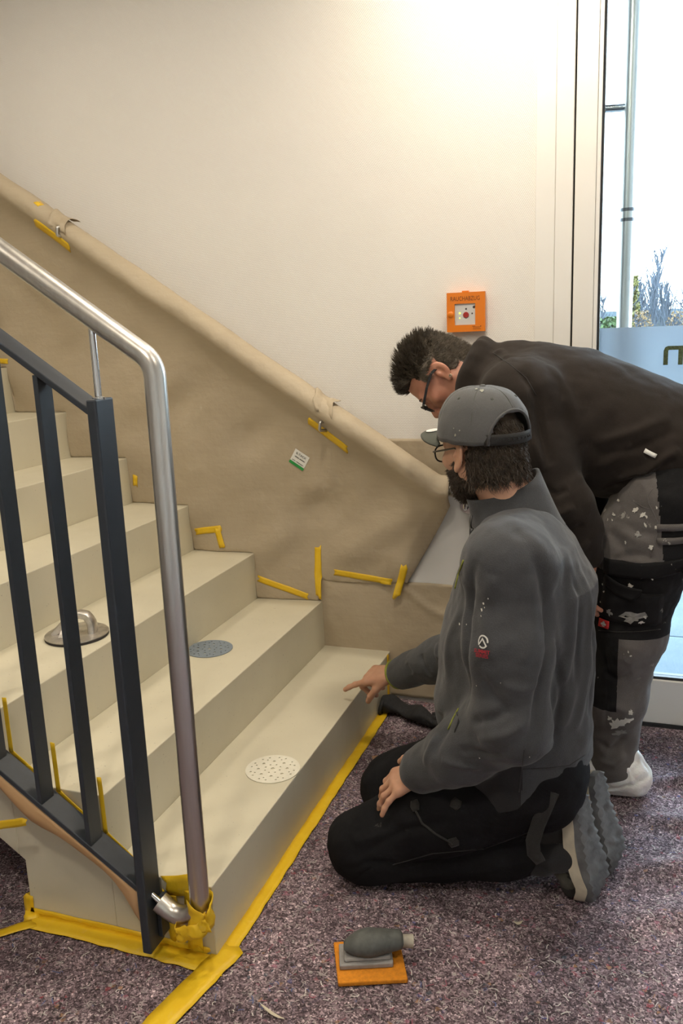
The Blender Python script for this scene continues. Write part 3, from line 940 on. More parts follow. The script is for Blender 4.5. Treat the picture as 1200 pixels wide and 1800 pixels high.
# ------------------------------------------------------------------ sanding discs on the treads
def holed_disc(name, c, r, holes, mm, label, rot):
    """flat disc with real holes: a fine polar grid with the hole cells dropped and rims pulled in"""
    bm = bmesh.new()
    n = 72
    outer = [bm.verts.new((r * math.cos(2 * math.pi * k / n), r * math.sin(2 * math.pi * k / n), 0)) for k in range(n)]
    edges = [bm.edges.new((outer[k], outer[(k + 1) % n])) for k in range(n)]
    for (hx_, hy_, hr) in holes:
        m_ = 12
        vs = [bm.verts.new((hx_ + hr * math.cos(2 * math.pi * k / m_), hy_ + hr * math.sin(2 * math.pi * k / m_), 0)) for k in range(m_)]
        edges += [bm.edges.new((vs[k], vs[(k + 1) % m_])) for k in range(m_)]
    bmesh.ops.triangle_fill(bm, use_beauty=True, use_dissolve=False, edges=edges)
    ca, sa = math.cos(rot), math.sin(rot)
    v = [(c[0] + p.co.x * ca - p.co.y * sa, c[1] + p.co.x * sa + p.co.y * ca, c[2]) for p in bm.verts]
    bm.verts.index_update()
    f = [tuple(q.index for q in fa.verts) for fa in bm.faces]
    bm.free()
    o = obj(name, (np.array(v), f), M[mm], None, loc=c)
    s = o.modifiers.new('solid', 'SOLIDIFY'); s.thickness = .0016; s.offset = 1
    # make sure the faces look up
    me = o.data; flip = [p for p in me.polygons if p.normal.z < 0]
    if len(flip) > len(me.polygons) / 2: me.flip_normals()
    tag(o, label, 'sanding disc'); return o


def hole_pattern(r):
    hs = [(0, 0, .0055)]
    for k in range(8):
        a = 2 * math.pi * k / 8
        hs.append((.040 * math.cos(a), .040 * math.sin(a), .0042))
        hs.append((.061 * math.cos(a + .25), .061 * math.sin(a + .25), .0030))
        hs.append((.061 * math.cos(a - .2), .061 * math.sin(a - .2), .0026))
        hs.append((.022 * math.cos(a + .4), .022 * math.sin(a + .4), .0026))
        hs.append((.051 * math.cos(a + .39), .051 * math.sin(a + .39), .0024))
    return hs


holed_disc('sanding_disc', (-.075, .502, H + .0008), .0755, hole_pattern(.075), 'white_abrasive', 'cream round sanding disc with holes on the lowest tread', .3)
holed_disc('sanding_disc', (-.447, .860, 2 * H + .0008), .0755, hole_pattern(.075), 'blue_abrasive', 'blue-grey round sanding disc with holes on the second tread', .9)

# ------------------------------------------------------------------ round metal float with arched handle, on the third tread
tc = np.array([-.637, .452, 3 * H])
t = thing('round_hand_float', tc, 'round dull aluminium hand float with arched handle on the third tread', 'float')
obj('felt_disc', MB().lathe([(.088, .0005), (.0885, .004), (.088, .0065)], tc, 48), M['dark_felt'], t, smooth='auto')
obj('plate', MB().lathe([(.087, .0065), (.0885, .008), (.088, .010), (.030, .0125), (.001, .013)], tc, 48), M['aluminium'], t, smooth='auto')
# arch: a band that rises steeply at one end, with a thin foot at the other
ad = np.array([.95, .31, 0]); pts = []; rad = []
_pp = np.array([(-.062, .010), (-.046, .024), (-.028, .042), (-.008, .058), (.014, .066), (.034, .060), (.045, .042), (.047, .024), (.047, .010)])
_tt = np.linspace(0, 8, 22)
for a in _tt:
    pts.append(tc + ad * np.interp(a, np.arange(9), _pp[:, 0]) + np.array([0, 0, np.interp(a, np.arange(9), _pp[:, 1])]))
hb_ = MB(); P_ = np.array(pts); tg = np.gradient(P_, axis=0); tg /= np.linalg.norm(tg, axis=1)[:, None]
sd_ = np.array([-ad[1], ad[0], 0]); vv = []
for k in range(22):
    nn = np.cross(tg[k], sd_); w_ = .018 + .006 * (abs(k - 10.5) / 10.5) ** 3; th = .0115
    for q in range(12):
        a = 2 * math.pi * q / 12
        vv.append(P_[k] + sd_ * w_ * math.copysign(abs(math.cos(a)) ** .6, math.cos(a)) + nn * th * math.copysign(abs(math.sin(a)) ** .6, math.sin(a)))
hb_.add(vv, [(k * 12 + q, k * 12 + (q + 1) % 12, (k + 1) * 12 + (q + 1) % 12, (k + 1) * 12 + q) for k in range(21) for q in range(12)] + [tuple(range(12))[::-1], tuple(range(21 * 12, 22 * 12))])
obj('handle', hb_, M['aluminium'], t, smooth='auto')
for sgn in (-1, 1):
    q0 = tc + ad * (.012 - .050)
    obj('handle_web', MB().add([q0 + sd_ * sgn * .006 + np.array([0, 0, .03]), q0 + sd_ * sgn * .045 + np.array([0, 0, .012]), q0 + ad * .012 + sd_ * sgn * .045 + np.array([0, 0, .012]), q0 + ad * .014 + sd_ * sgn * .006 + np.array([0, 0, .03])],
        [(0, 1, 2, 3)]), M['aluminium'], t)

# ------------------------------------------------------------------ sanding block on an orange pad
pa, pb, pc, pd = (PZ(*q, .012) for q in ((586, 1658), (594, 1731), (717, 1724), (704, 1638)))
fl = max(float(felt_h(q[0], q[1])) for q in (pa, pb, pc, pd)) + .0005
def quadbox(q4, z0, z1): 
    b = MB(); b.add([(*q[:2], z0) for q in q4] + [(*q[:2], z1) for q in q4], [(0, 1, 2, 3)[::-1], (4, 5, 6, 7), (0, 1, 5, 4), (1, 2, 6, 5), (2, 3, 7, 6), (3, 0, 4, 7)]); return b
pd = pa + (pc - pb) * 1.0
o = obj('orange_pad', quadbox([pb, pc, pd, pa], fl, fl + .011), M['pad_orange'], None, bevel=.003)
tag(o, 'flat orange foam pad on the felt under the sanding block', 'pad')
ux = (pc - pb) / np.linalg.norm(pc - pb); uy = np.array([-ux[1], ux[0], 0])
z1 = fl + .0115
ctr = (pa + pb + pc + pd) / 4; ctr[2] = z1
t = thing('sanding_block', ctr, 'dusty grey hand sanding block with dark rounded grip on the orange pad', 'sanding block')
def blk(a0, a1, b0, b1): return [ctr + ux * a + uy * b for a, b in ((a0, b0), (a1, b0), (a1, b1), (a0, b1))]
obj('base', quadbox(blk(-.066, .050, -.028, .040), z1, z1 + .012), M['block_grey'], t, bevel=.003)
g = MB(); ns = 28; nq = 18
for k in range(ns):
    s_ = k / (ns - 1); x_ = -.055 + .130 * s_
    env = math.sqrt(max(0, 1 - (2 * min(s_, .55) / 1.1 - 1) ** 2 * (1 if s_ < .55 else 0)))
    hw = .037 * (math.sin(math.pi * min(1, s_ * 1.7 + .06) / 2) ** .5) * (1 - .42 * max(0, (s_ - .45) / .55) ** .8)
    hh_ = .029 * (math.sin(math.pi * min(1, s_ * 2.2 + .03) / 2) ** .6) * (1 - .30 * max(0, (s_ - .4) / .6))
    if k == ns - 1: hw *= .55; hh_ *= .6
    cz_ = z1 + .012 + .020 + .007 * s_
    for q in range(nq):
        a = 2 * math.pi * q / nq
        g.v.append(tuple(ctr + ux * x_ + uy * (.008 + hw * math.cos(a)) + np.array([0, 0, cz_ - ctr[2] + hh_ * math.sin(a) * (1 if math.sin(a) > 0 else .8)])))
g.f = [(k * nq + q, k * nq + (q + 1) % nq, (k + 1) * nq + (q + 1) % nq, (k + 1) * nq + q) for k in range(ns - 1) for q in range(nq)] + [tuple(range(nq))[::-1], tuple(range((ns - 1) * nq, ns * nq))]
obj('grip', g, M['block_dark'], t, smooth=True)
obj('foot_skirt', quadbox(blk(-.056, .046, -.020, .034), z1 + .011, z1 + .020), M['block_grey'], t, bevel=.006)
obj('nozzle', MB().tube([ctr + ux * .060 + uy * .012 + np.array([0, 0, .034]), ctr + ux * .097 + uy * .012 + np.array([0, 0, .030])], [.013, .0145], 20), M['block_nozzle'], t, smooth='auto')

# ------------------------------------------------------------------ black work glove on the felt
def glove():
    c = np.array([.085, 1.235, 0])
    n, m = 40, 20
    V = []
    for k in range(n):
        s_ = k / (n - 1)
        ax = c + np.array([-.075 + .21 * s_, .028 - .05 * s_ + .02 * math.sin(s_ * 5), 0])
        w_ = .045 * (math.sin(math.pi * (.12 + .8 * s_)) ** .5) + .006 * math.sin(s_ * 13)
        h_ = .022 + .007 * math.sin(s_ * 9 + 1) - .006 * s_
        for q in range(m):
            a = 2 * math.pi * q / m
            r_ = 1 + .22 * float(vnoise(np.array([s_ * 6, math.cos(a) * 1.6 + 3, math.sin(a) * 1.6])))
            V.append(ax + np.array([.1, 1, 0]) * w_ * math.cos(a) * r_ + np.array([0, 0, .012 + h_ + h_ * math.sin(a) * r_]))
    f = [(k * m + q, k * m + (q + 1) % m, (k + 1) * m + (q + 1) % m, (k + 1) * m + q) for k in range(n - 1) for q in range(m)] + [tuple(range(m))[::-1], tuple(range((n - 1) * m, n * m))]
    V = np.array(V); V[:, 2] = np.maximum(V[:, 2], felt_h(V[:, 0], V[:, 1]) + .001)
    t = thing('work_glove', (c[0], c[1], .01), 'crumpled black work glove on the felt beside the first step', 'glove')
    obj('palm', (V, f), M['glove'], t, smooth=True)
    # open cuff rolled at the near end and two loose fingers
    ce = c + np.array([-.072, .028, .034])
    obj('cuff', MB().tube([ce + np.array([.008 * math.sin(a), .037 * math.cos(a), .025 * math.sin(a) + .004 * math.sin(3 * a)]) for a in np.linspace(0, 2 * math.pi, 28)], .007, 10), M['glove'], t, smooth=True)
    for i, (dy, ln) in enumerate(((-.03, .075), (.0, .085), (.028, .07))):
        p0 = c + np.array([.115, -.02 + dy, .024]); 
        obj('finger', MB().tube([p0 + np.array([ln * s_, dy * .3 * s_ - .02 * s_ * s_, -.006 * s_ + .006 * math.sin(s_ * 3)]) for s_ in np.linspace(0, 1, 8)], [.013, .013, .0125, .012, .012, .011, .009, .004], 12), M['glove'], t, smooth=True)


glove()
o = obj('paint_stick', MB().hexa((.075, .93, float(felt_h(.09, .93)) + .004), (.20, 1.0, float(felt_h(.19, .98)) + .004), .02, .004), M['leaf'], None); tag(o, 'thin brown stick on the felt beside the black glove', 'stick')

# ------------------------------------------------------------------ scraps on the felt
rs = random.Random(5)
for (x, y, s_, mm, nm, lab, cat) in ((.186, -.115, .034, 'scrap', 'wood_chip', 'thin cream splinter at the bottom picture edge', 'splinter'),
                                (.101, .791, .012, 'scrap', 'paper_scrap', 'tiny cream paper scrap by the far knee', 'scrap'),
                                (.835, 1.047, .016, 'leaf', 'dry_leaf', 'curled brown leaf on the felt right of the white shoe cover', 'leaf'),
                                (.625, .290, .010, 'scrap', 'paper_scrap', 'tiny cream crumb below the kneeling shin', 'scrap')):
    a = rs.uniform(-.6, .6) if nm != 'wood_chip' else -.35
    n = 7; u = np.linspace(-1, 1, n); asp = .12 if nm == 'wood_chip' else .55
    P0 = np.stack([u * s_, np.sqrt(np.clip(1 - u ** 2, .02, 1)) * s_ * asp, .004 + .006 * u ** 2], 1); P1 = P0 * np.array([1, -1, 1]) + np.array([0, 0, .003])
    ca, sa = math.cos(a), math.sin(a); Rm = np.array([[ca, -sa, 0], [sa, ca, 0], [0, 0, 1]])
    V = np.concatenate([P0, P1]) @ Rm.T + np.array([x, y, float(felt_h(x, y)) + .001])
    o = obj(nm, (V, [(i, i + n, i + n + 1, i + 1) for i in range(n - 1)]), M[mm], None)
    so = o.modifiers.new('solid', 'SOLIDIFY'); so.thickness = .0012
    tag(o, lab, cat)

# ------------------------------------------------------------------ figures: smooth blended solids turned into one surface
def nrm(a):
    a = np.array(a, float); return a / np.linalg.norm(a)


class Solid:
    """a body made of tapered limbs, ellipsoids and lofts that blend into each other"""
    MARG = .07

    def __init__(s): s.ops = []

    def _add(s, fn, c, r, k, op): s.ops.append((fn, np.array(c, np.float32), float(r), k, op)); return s

    def cone(s, a, b, ra, rb, k=.02, op='u'):
        a = np.array(a, np.float32); b = np.array(b, np.float32); ba = b - a; L2 = float(ba @ ba) + 1e-12

        def fn(p):
            pa = p - a; h = np.clip(pa @ ba / L2, 0, 1)
            q = pa - h[:, None] * ba
            return np.sqrt((q * q).sum(1)) - (ra + (rb - ra) * h)
        return s._add(fn, (a + b) / 2, math.sqrt(L2) / 2 + max(ra, rb), k, op)

    def chain(s, pts, rs, k=.02):
        for a, b, ra, rb in zip(pts, pts[1:], rs, rs[1:]): s.cone(a, b, ra, rb, k)
        return s

    def ell(s, c, r, axes=None, k=.02, op='u'):
        c = np.array(c, np.float32); r = np.array(r, np.float32); A = (np.eye(3) if axes is None else np.array(axes)).astype(np.float32)

        def fn(p):
            q = (p - c) @ A.T
            k0 = np.sqrt(((q / r) ** 2).sum(1)); k1 = np.sqrt(((q / (r * r)) ** 2).sum(1)) + 1e-9
            return k0 * (k0 - 1) / k1
        return s._add(fn, c, r.max(), k, op)

    def loft(s, pts, r1, r2, e1, k=.02, op='u', ke=.02, pw=2.0):
        P = np.array(pts, np.float32); A = nrm(P[-1] - P[0]); e1 = nrm(np.array(e1) - A * (np.array(e1) @ A)); e2 = np.cross(A, e1)
        A, e1, e2 = (q.astype(np.float32) for q in (A, e1, e2)); ts = (P - P[0]) @ A
        c1, c2 = P @ e1, P @ e2

        def fn(p):
            t = (p - P[0]) @ A
            tc = np.clip(t, ts[0], ts[-1])
            q1 = p @ e1 - np.interp(tc, ts, c1); q2 = p @ e2 - np.interp(tc, ts, c2)
            a = np.interp(tc, ts, r1); b = np.interp(tc, ts, r2)
            k0 = ((np.abs(q1) / a) ** pw + (np.abs(q2) / b) ** pw) ** (1 / pw); k1 = np.sqrt((q1 / a ** 2) ** 2 + (q2 / b ** 2) ** 2) + 1e-9
            kk = np.sqrt((q1 / a) ** 2 + (q2 / b) ** 2) + 1e-9
            d = kk * (k0 - 1) / k1
            e = np.maximum(ts[0] - t, t - ts[-1])
            h = np.clip(.5 - .5 * (e - d) / ke, 0, 1)
            return (e * (1 - h) + d * h + ke * h * (1 - h)).astype(np.float32)
        cc = P.mean(0)
        return s._add(fn, cc, float(np.linalg.norm(P - cc, axis=1).max() + max(max(r1), max(r2))), k, op)

    def cut(s, p0, n, k=.008):
        p0 = np.array(p0, np.float32); n = nrm(n).astype(np.float32)
        return s._add(lambda p: -((p - p0) @ n), p0, 99, k, 's')

    def __call__(s, p):
        d = np.full(len(p), .2, np.float32)
        for fn, c, r, k, op in s.ops:
            if r < 50:
                m = np.nonzero(((p - c) ** 2).sum(1) < (r + s.MARG) ** 2)[0]
                if not len(m): continue
                a = d[m]; b = fn(p[m]).astype(np.float32)
            else:
                m = slice(None); a = d; b = fn(p).astype(np.float32)
            if op == 'u':
                h = np.clip(.5 + .5 * (a - b) / k, 0, 1); d[m] = a + (b - a) * h - k * h * (1 - h)
            else:
                b = -b; h = np.clip(.5 - .5 * (a - b) / k, 0, 1); d[m] = a + (b - a) * h + k * h * (1 - h)
        return d

    def bounds(s):
        lo = np.min([c - r for _, c, r, _, op in s.ops if op == 'u' and r < 50], 0); hi = np.max([c + r for _, c, r, _, op in s.ops if op == 'u' and r < 50], 0)
        return lo - .02, hi + .02

    def mesh(s, h=.004, B=8):
        lo, hi = s.bounds()
        nb = np.ceil((hi - lo) / (h * B)).astype(int)
        ib = np.stack(np.meshgrid(*[np.arange(n) for n in nb], indexing='ij'), -1).reshape(-1, 3)
        ctr = (lo + (ib * B + (B - 1) / 2) * h).astype(np.float32)
        dc = s(ctr)
        act = np.abs(dc) < B * h * 1.45
        shp = nb * B
        D = np.repeat(np.repeat(np.repeat(np.sign(dc).reshape(nb).astype(np.float32) * .1, B, 0), B, 1), B, 2)
        loc = np.stack(np.meshgrid(*[np.arange(B)] * 3, indexing='ij'), -1).reshape(-1, 3)
        ia = ib[act]
        for c0 in range(0, len(ia), 2500):
            g = (ia[c0:c0 + 2500, None, :] * B + loc[None]).reshape(-1, 3)
            D[g[:, 0], g[:, 1], g[:, 2]] = s((lo + g * h).astype(np.float32))
        return surface_nets(D, lo, h)


def surface_nets(D, lo, h):
    S_ = D < 0
    n = np.array(D.shape)
    cnt = np.zeros(n - 1, np.uint8)
    corners = [(i, j, k) for i in (0, 1) for j in (0, 1) for k in (0, 1)]
    for (i, j, k) in corners:
        cnt += S_[i:n[0] - 1 + i, j:n[1] - 1 + j, k:n[2] - 1 + k]
    cells = np.argwhere((cnt > 0) & (cnt < 8))
    idx = np.full(n - 1, -1, np.int32); idx[cells[:, 0], cells[:, 1], cells[:, 2]] = np.arange(len(cells))
    val = {c: D[cells[:, 0] + c[0], cells[:, 1] + c[1], cells[:, 2] + c[2]] for c in corners}
    acc = np.zeros((len(cells), 3)); w = np.zeros(len(cells))
    for a in corners:
        for ax in range(3):
            if a[ax]: continue
            b = list(a); b[ax] = 1; b = tuple(b)
            va, vb = val[a], val[b]; m = (va < 0) != (vb < 0)
            t = np.where(m, va / np.where(m, va - vb, 1), 0)
            q = np.tile(np.array(a, float), (len(cells), 1)); q[:, ax] += t
            acc += q * m[:, None]; w += m
    V = lo + (cells + acc / w[:, None]) * h
    F = []
    for ax in range(3):
        o1, o2 = (ax + 1) % 3, (ax + 2) % 3
        sl0 = [slice(1, -1)] * 3; sl1 = [slice(1, -1)] * 3
        sl0[ax] = slice(0, -1); sl1[ax] = slice(1, None)
        a = S_[tuple(sl0)]; b = S_[tuple(sl1)]
        e = np.argwhere(a != b)
        flip = a[e[:, 0], e[:, 1], e[:, 2]]
        base = e + 1; base[:, ax] -= 1
        def cell(d1_, d2_):
            q = base.copy(); q[:, o1] += d1_; q[:, o2] += d2_; return idx[q[:, 0], q[:, 1], q[:, 2]]
        quad = np.stack([cell(-1, -1), cell(0, -1), cell(0, 0), cell(-1, 0)], 1)
        quad[~flip] = quad[~flip][:, ::-1]
        F.append(quad)
    F = np.concatenate(F); F = F[(F >= 0).all(1)]
    return V, F


def vert_normals(V, F):
    a, b, c, d = (V[F[:, i]] for i in range(4))
    fn = np.cross(c - a, d - b)
    N = np.zeros_like(V)
    for i in range(4): np.add.at(N, F[:, i], fn)
    return N / (np.linalg.norm(N, axis=1)[:, None] + 1e-12)


def seg_dist(V, P):
    d = np.full(len(V), 9.0); tt = np.zeros(len(V)); n = len(P) - 1
    for i in range(n):
        a, b = P[i], P[i + 1]; ba = b - a
        h = np.clip((V - a) @ ba / (ba @ ba + 1e-12), 0, 1); q = np.linalg.norm(V - a - h[:, None] * ba, axis=1)
        m = q < d; d[m] = q[m]; tt[m] = (i + h[m]) / n
    return d, tt


class Skin:
    """the surface of one garment or body: look-ups by pixel, folds, decals"""

    def __init__(s, VF):
        s.V, s.F = VF; s.N = vert_normals(s.V, s.F); s.tree()

    def tree(s):
        s.bvh = BVHTree.FromPolygons(s.V.tolist(), s.F.tolist())

    def hit(s, u, v):
        d = CAM_R @ np.array([(u - 600) / CAM_F, -(v - 900) / CAM_F, -1.0])
        r = s.bvh.ray_cast(Vector(CAM_C), Vector(d))
        if r[0] is None:
            r = s.bvh.find_nearest(Vector(CAM_C + d * 2.2))
        return np.array(r[0]), np.array(r[1])

    def folds(s, lst):
        """lst: (pixel polyline, width, height); raises or sinks the cloth along the line"""
        disp = np.zeros(len(s.V))
        for pix, w, amp in lst:
            P = np.array([s.hit(*q)[0] for q in pix])
            # smooth the polyline
            t = np.linspace(0, len(P) - 1, 5 * len(P)); P = np.stack([np.interp(t, np.arange(len(P)), P[:, k]) for k in range(3)], 1)
            for _ in range(3): P[1:-1] = (P[:-2] + P[2:] + 2 * P[1:-1]) / 4
            m = np.nonzero((np.abs(s.V - P.mean(0)) < (P.max(0) - P.min(0)) / 2 + 4 * w).all(1))[0]
            if not len(m): continue
            d, tt = seg_dist(s.V[m], P)
            disp[m] += amp * np.exp(-(d / w) ** 2) * np.clip(np.minimum(tt, 1 - tt) * 5, .0, 1) ** .7
        s.V = s.V + s.N * disp[:, None]; s.N = vert_normals(s.V, s.F); s.tree(); return s

    def rough(s, scale, amp, aniso=(1, 1, 1)):
        s.V = s.V + s.N * (amp * fbm(s.V * np.array(aniso) * scale, 2))[:, None]; s.N = vert_normals(s.V, s.F); s.tree(); return s

    def decal(s, vf, u, v, ang=0.0, lift=.0012, center=None, sub=0):
        """lay a flat outline (metres) on the surface at the pixel; returns 3d vertices, faces"""
        p, n = s.hit(u, v) if center is None else center
        return s.decal_at(vf, p, n, ang, lift)

    def decal_at(s, vf, p, n, ang=0.0, lift=.0012):
        ex = CAM_R[:, 0] - n * (CAM_R[:, 0] @ n); ex = nrm(ex); ey = np.cross(n, ex)
        c, s_ = math.cos(ang), math.sin(ang); e1 = ex * c + ey * s_; e2 = -ex * s_ + ey * c
        out = []
        for q in vf[0]:
            w = p + e1 * q[0] + e2 * q[1]
            r = s.bvh.ray_cast(Vector(w + n * .05), Vector(-n))
            if r[0] is None or (r[0] - Vector(w)).length > .06: out.append(w + n * lift)
            else: out.append(np.array(r[0]) + np.array(r[1]) * lift * .5 + n * lift * .5)
        return np.array(out), vf[1]

    def line(s, pix, r, n=6, lift=0.0, sub=6):
        """a thin cord (seam, trim, zip) along the surface"""
        P = np.array(pix, float); t = np.linspace(0, len(P) - 1, sub * (len(P) - 1) + 1)
        Q = [s.hit(np.interp(a, np.arange(len(P)), P[:, 0]), np.interp(a, np.arange(len(P)), P[:, 1])) for a in t]
        return MB().tube([p + nn * lift for p, nn in Q], r, n)


def grid2d(w, h, nx, ny, fn=None):
    X, Y = np.meshgrid(np.linspace(-w / 2, w / 2, nx), np.linspace(-h / 2, h / 2, ny), indexing='ij')
    v = np.stack([X, Y], -1).reshape(-1, 2)
    if fn is not None: v = np.array([fn(*q) for q in v])
    return v, [tuple(int(i) for i in q) for q in grid_faces(nx, ny)]


def blob2d(r, seed, n=14, asp=1.0):
    rr = np.random.default_rng(seed); a = np.linspace(0, 2 * np.pi, n, endpoint=False)
    rad = r * (1 + .45 * (rr.random(n) - .5) * 2)
    v = np.stack([rad * np.cos(a) * asp, rad * np.sin(a)], 1)
    return np.concatenate([[[0, 0]], v]), [(0, 1 + k, 1 + (k + 1) % n) for k in range(n)]


def merge(parts):
    mb = MB()
    for v, f in parts: mb.add(v, f)
    return mb


def cloth_panel(name, vf, material, parent, th=.0015):
    o = obj(name, vf, material, parent, smooth=True)
    s = o.modifiers.new('solid', 'SOLIDIFY'); s.thickness = th; s.offset = 0
    return o


def head_solid(S_, o, f, l, u, nb, nr=.060):
    """skull, face, ears and neck in the frame f (face), l (left), u (crown); nb = neck base"""
    A = [f, l, u]
    P = lambda a, b, c: o + a * f + b * l + c * u
    S_.ell(P(-.008, 0, .018), (.098, .077, .092), A, .03)
    S_.ell(P(.034, 0, -.045), (.061, .058, .075), A, .03)
    S_.ell(P(.048, 0, -.100), (.040, .038, .030), A, .03)
    for q in (-1, 1):
        S_.cone(P(-.008, q * .056, -.058), P(.045, q * .026, -.104), .022, .018, .025)
        S_.ell(P(.062, q * .045, -.030), (.020, .020, .016), A, .025)
    S_.cone(P(.081, -.034, .008), P(.081, .034, .008), .011, .011, .02)
    for q in (-1, 1): S_.ell(P(.098, q * .032, -.010), (.018, .019, .012), A, .012, 's')
    for q in (-1, 1): S_.ell(P(.077, q * .032, -.010), (.0125, .0125, .0125), A, .004)
    S_.cone(P(.090, 0, -.004), P(.115, 0, -.042), .0075, .0125, .012)
    for q in (-1, 1): S_.ell(P(.104, q * .012, -.047), (.010, .008, .008), A, .008)
    S_.cone(P(.094, -.017, -.073), P(.094, .017, -.073), .0065, .0065, .008)
    S_.cone(P(.092, -.015, -.085), P(.092, .015, -.085), .007, .007, .008)
    # neck
    S_.cone(P(-.030, 0, -.055), nb, nr, nr + .004, .03)
    S_.cone(P(-.048, 0, -.03), nb - f * .01, nr * .8, nr, .03)
    for q in (-1, 1):
        t = nrm(f * .28 + l * q * .92 + u * .1)             # ear plane normal
        lu = nrm(u - f * .22); ff = np.cross(lu, t)
        c = P(-.014, q * .083, -.018)
        S_.ell(c, (.0065, .020, .031), [t, nrm(np.cross(lu, t)), lu], .006)
        S_.ell(c + t * .006 + f * .004, (.006, .0115, .018), [t, nrm(np.cross(lu, t)), lu], .004, 's')
        S_.ell(c - lu * .029 + f * .006, (.0055, .009, .010), [t, nrm(np.cross(lu, t)), lu], .006)
        S_.ell(c + f * .013 - t * .002, (.006, .006, .008), [t, nrm(np.cross(lu, t)), lu], .005)


FING = ((.028, (.044, .026, .021), .0092), (.0095, (.048, .030, .022), .0095), (-.0095, (.045, .028, .021), .0090), (-.0275, (.035, .021, .019), .0080))


def hand_solid(S_, w, d, n, a, curls, spread=(.12, .03, -.05, -.14), thumb=None, sc=1.0):
    """w wrist, d towards the fingers, n back of the hand, a thumb side; curls: 3 bends per finger (radians, towards the palm)"""
    d, n, a = nrm(d), None if n is None else nrm(n), None if a is None else nrm(a)
    tips = []
    for i, (off, ln, r) in enumerate(FING):
        base = w + d * (.088 - abs(off - .01) * .25) * sc + a * off * sc
        S_.cone(w + a * off * .55 * sc + d * .012, base - n * .002, .0165 * sc, .0125 * sc, .014)
        dd = nrm(d + a * spread[i]); p = base; ang = 0; rr = r * sc
        for j in range(3):
            ang += curls[i][j]
            v = dd * math.cos(ang) - n * math.sin(ang)
            q = p + v * ln[j] * sc
            S_.cone(p, q, rr, rr * .92, .005 if j else .009); p = q; rr *= .92
        tips.append((p, v, i))
    th = thumb or ((.55, .75, -.35), (.85, .45, -.25), (.95, .2, -.2))
    p = w + d * .022 * sc + a * .020 * sc - n * .004
    for j, (ln, r0, r1) in enumerate(((.044, .0150, .0115), (.034, .0112, .0100), (.028, .0100, .0082))):
        v = nrm(d * th[j][0] + a * th[j][1] + n * th[j][2]); q = p + v * ln * sc
        S_.cone(p, q, r0 * sc, r1 * sc, .010 if j == 0 else .005); p = q
    tips.append((p, v, 4))
    return tips


def strands(name, roots, dirs, length, r, material, parent, bend=None, seg=5, jitter=.25, seed=1, curl=0.0, clump=0, pull=.6):
    """many tapered hairs as one mesh"""
    rr = np.random.default_rng(seed); n = len(roots)
    D = dirs + rr.normal(size=(n, 3)) * jitter; D /= np.linalg.norm(D, axis=1)[:, None]
    B = np.zeros((n, 3)) if bend is None else bend
    L = (length if np.ndim(length) else np.full(n, length)) * rr.uniform(.7, 1.2, n)
    e1 = np.cross(D, rr.normal(size=(n, 3))); e1 /= np.linalg.norm(e1, axis=1)[:, None]; e2 = np.cross(D, e1)
    V = np.zeros((n, seg, 3, 3))
    pullv = np.zeros((n, 3))
    if clump:
        cc = roots[rr.choice(n, clump, replace=False)]
        pullv = (cc[np.argmin(((roots[:, None] - cc[None]) ** 2).sum(-1), 1)] - roots) * pull
    ph = rr.uniform(0, 6.28, n)
    for k in range(seg):
        t = k / (seg - 1)
        c = roots + D * (L * t)[:, None] + B * (L * t * t)[:, None] + curl * (e1 * np.sin(ph + t * 7)[:, None] + e2 * np.cos(ph + t * 7)[:, None]) * t + pullv * t ** 1.5
        rad = r * (1 - t) ** .6 + .00015
        for q in range(3):
            an = 2.094 * q
            V[:, k, q] = c + rad * (math.cos(an) * e1 + math.sin(an) * e2)
    base = (np.arange(n) * seg * 3)[:, None, None]
    kk, qq = np.meshgrid(np.arange(seg - 1), np.arange(3), indexing='ij'); kk = kk.ravel(); qq = qq.ravel()
    q2 = (qq + 1) % 3
    f = np.stack([kk * 3 + qq, kk * 3 + q2, (kk + 1) * 3 + q2, (kk + 1) * 3 + qq], 1)
    F = (base + f[None]).reshape(-1, 4)
    return obj(name, (V.reshape(-1, 3), F), material, parent, smooth=True)


def scatter(V, F, mask, n, seed):
    """n points on the faces whose centre passes mask; returns points, normals"""
    rr = np.random.default_rng(seed)
    fi = np.nonzero(mask)[0]; a = rr.choice(fi, n); Q = V[F[a]]
    w = rr.random((n, 2)); p = (Q[:, 0] * (1 - w[:, :1]) + Q[:, 1] * w[:, :1]) * (1 - w[:, 1:]) + (Q[:, 3] * (1 - w[:, :1]) + Q[:, 2] * w[:, :1]) * w[:, 1:]
    nn = np.cross(Q[:, 2] - Q[:, 0], Q[:, 3] - Q[:, 1]); nn /= np.linalg.norm(nn, axis=1)[:, None] + 1e-12
    return p, nn


def set_slots(o, mats, idx):
    for m in mats[1:]: o.data.materials.append(m)
    o.data.polygons.foreach_set('material_index', np.asarray(idx, np.int32))


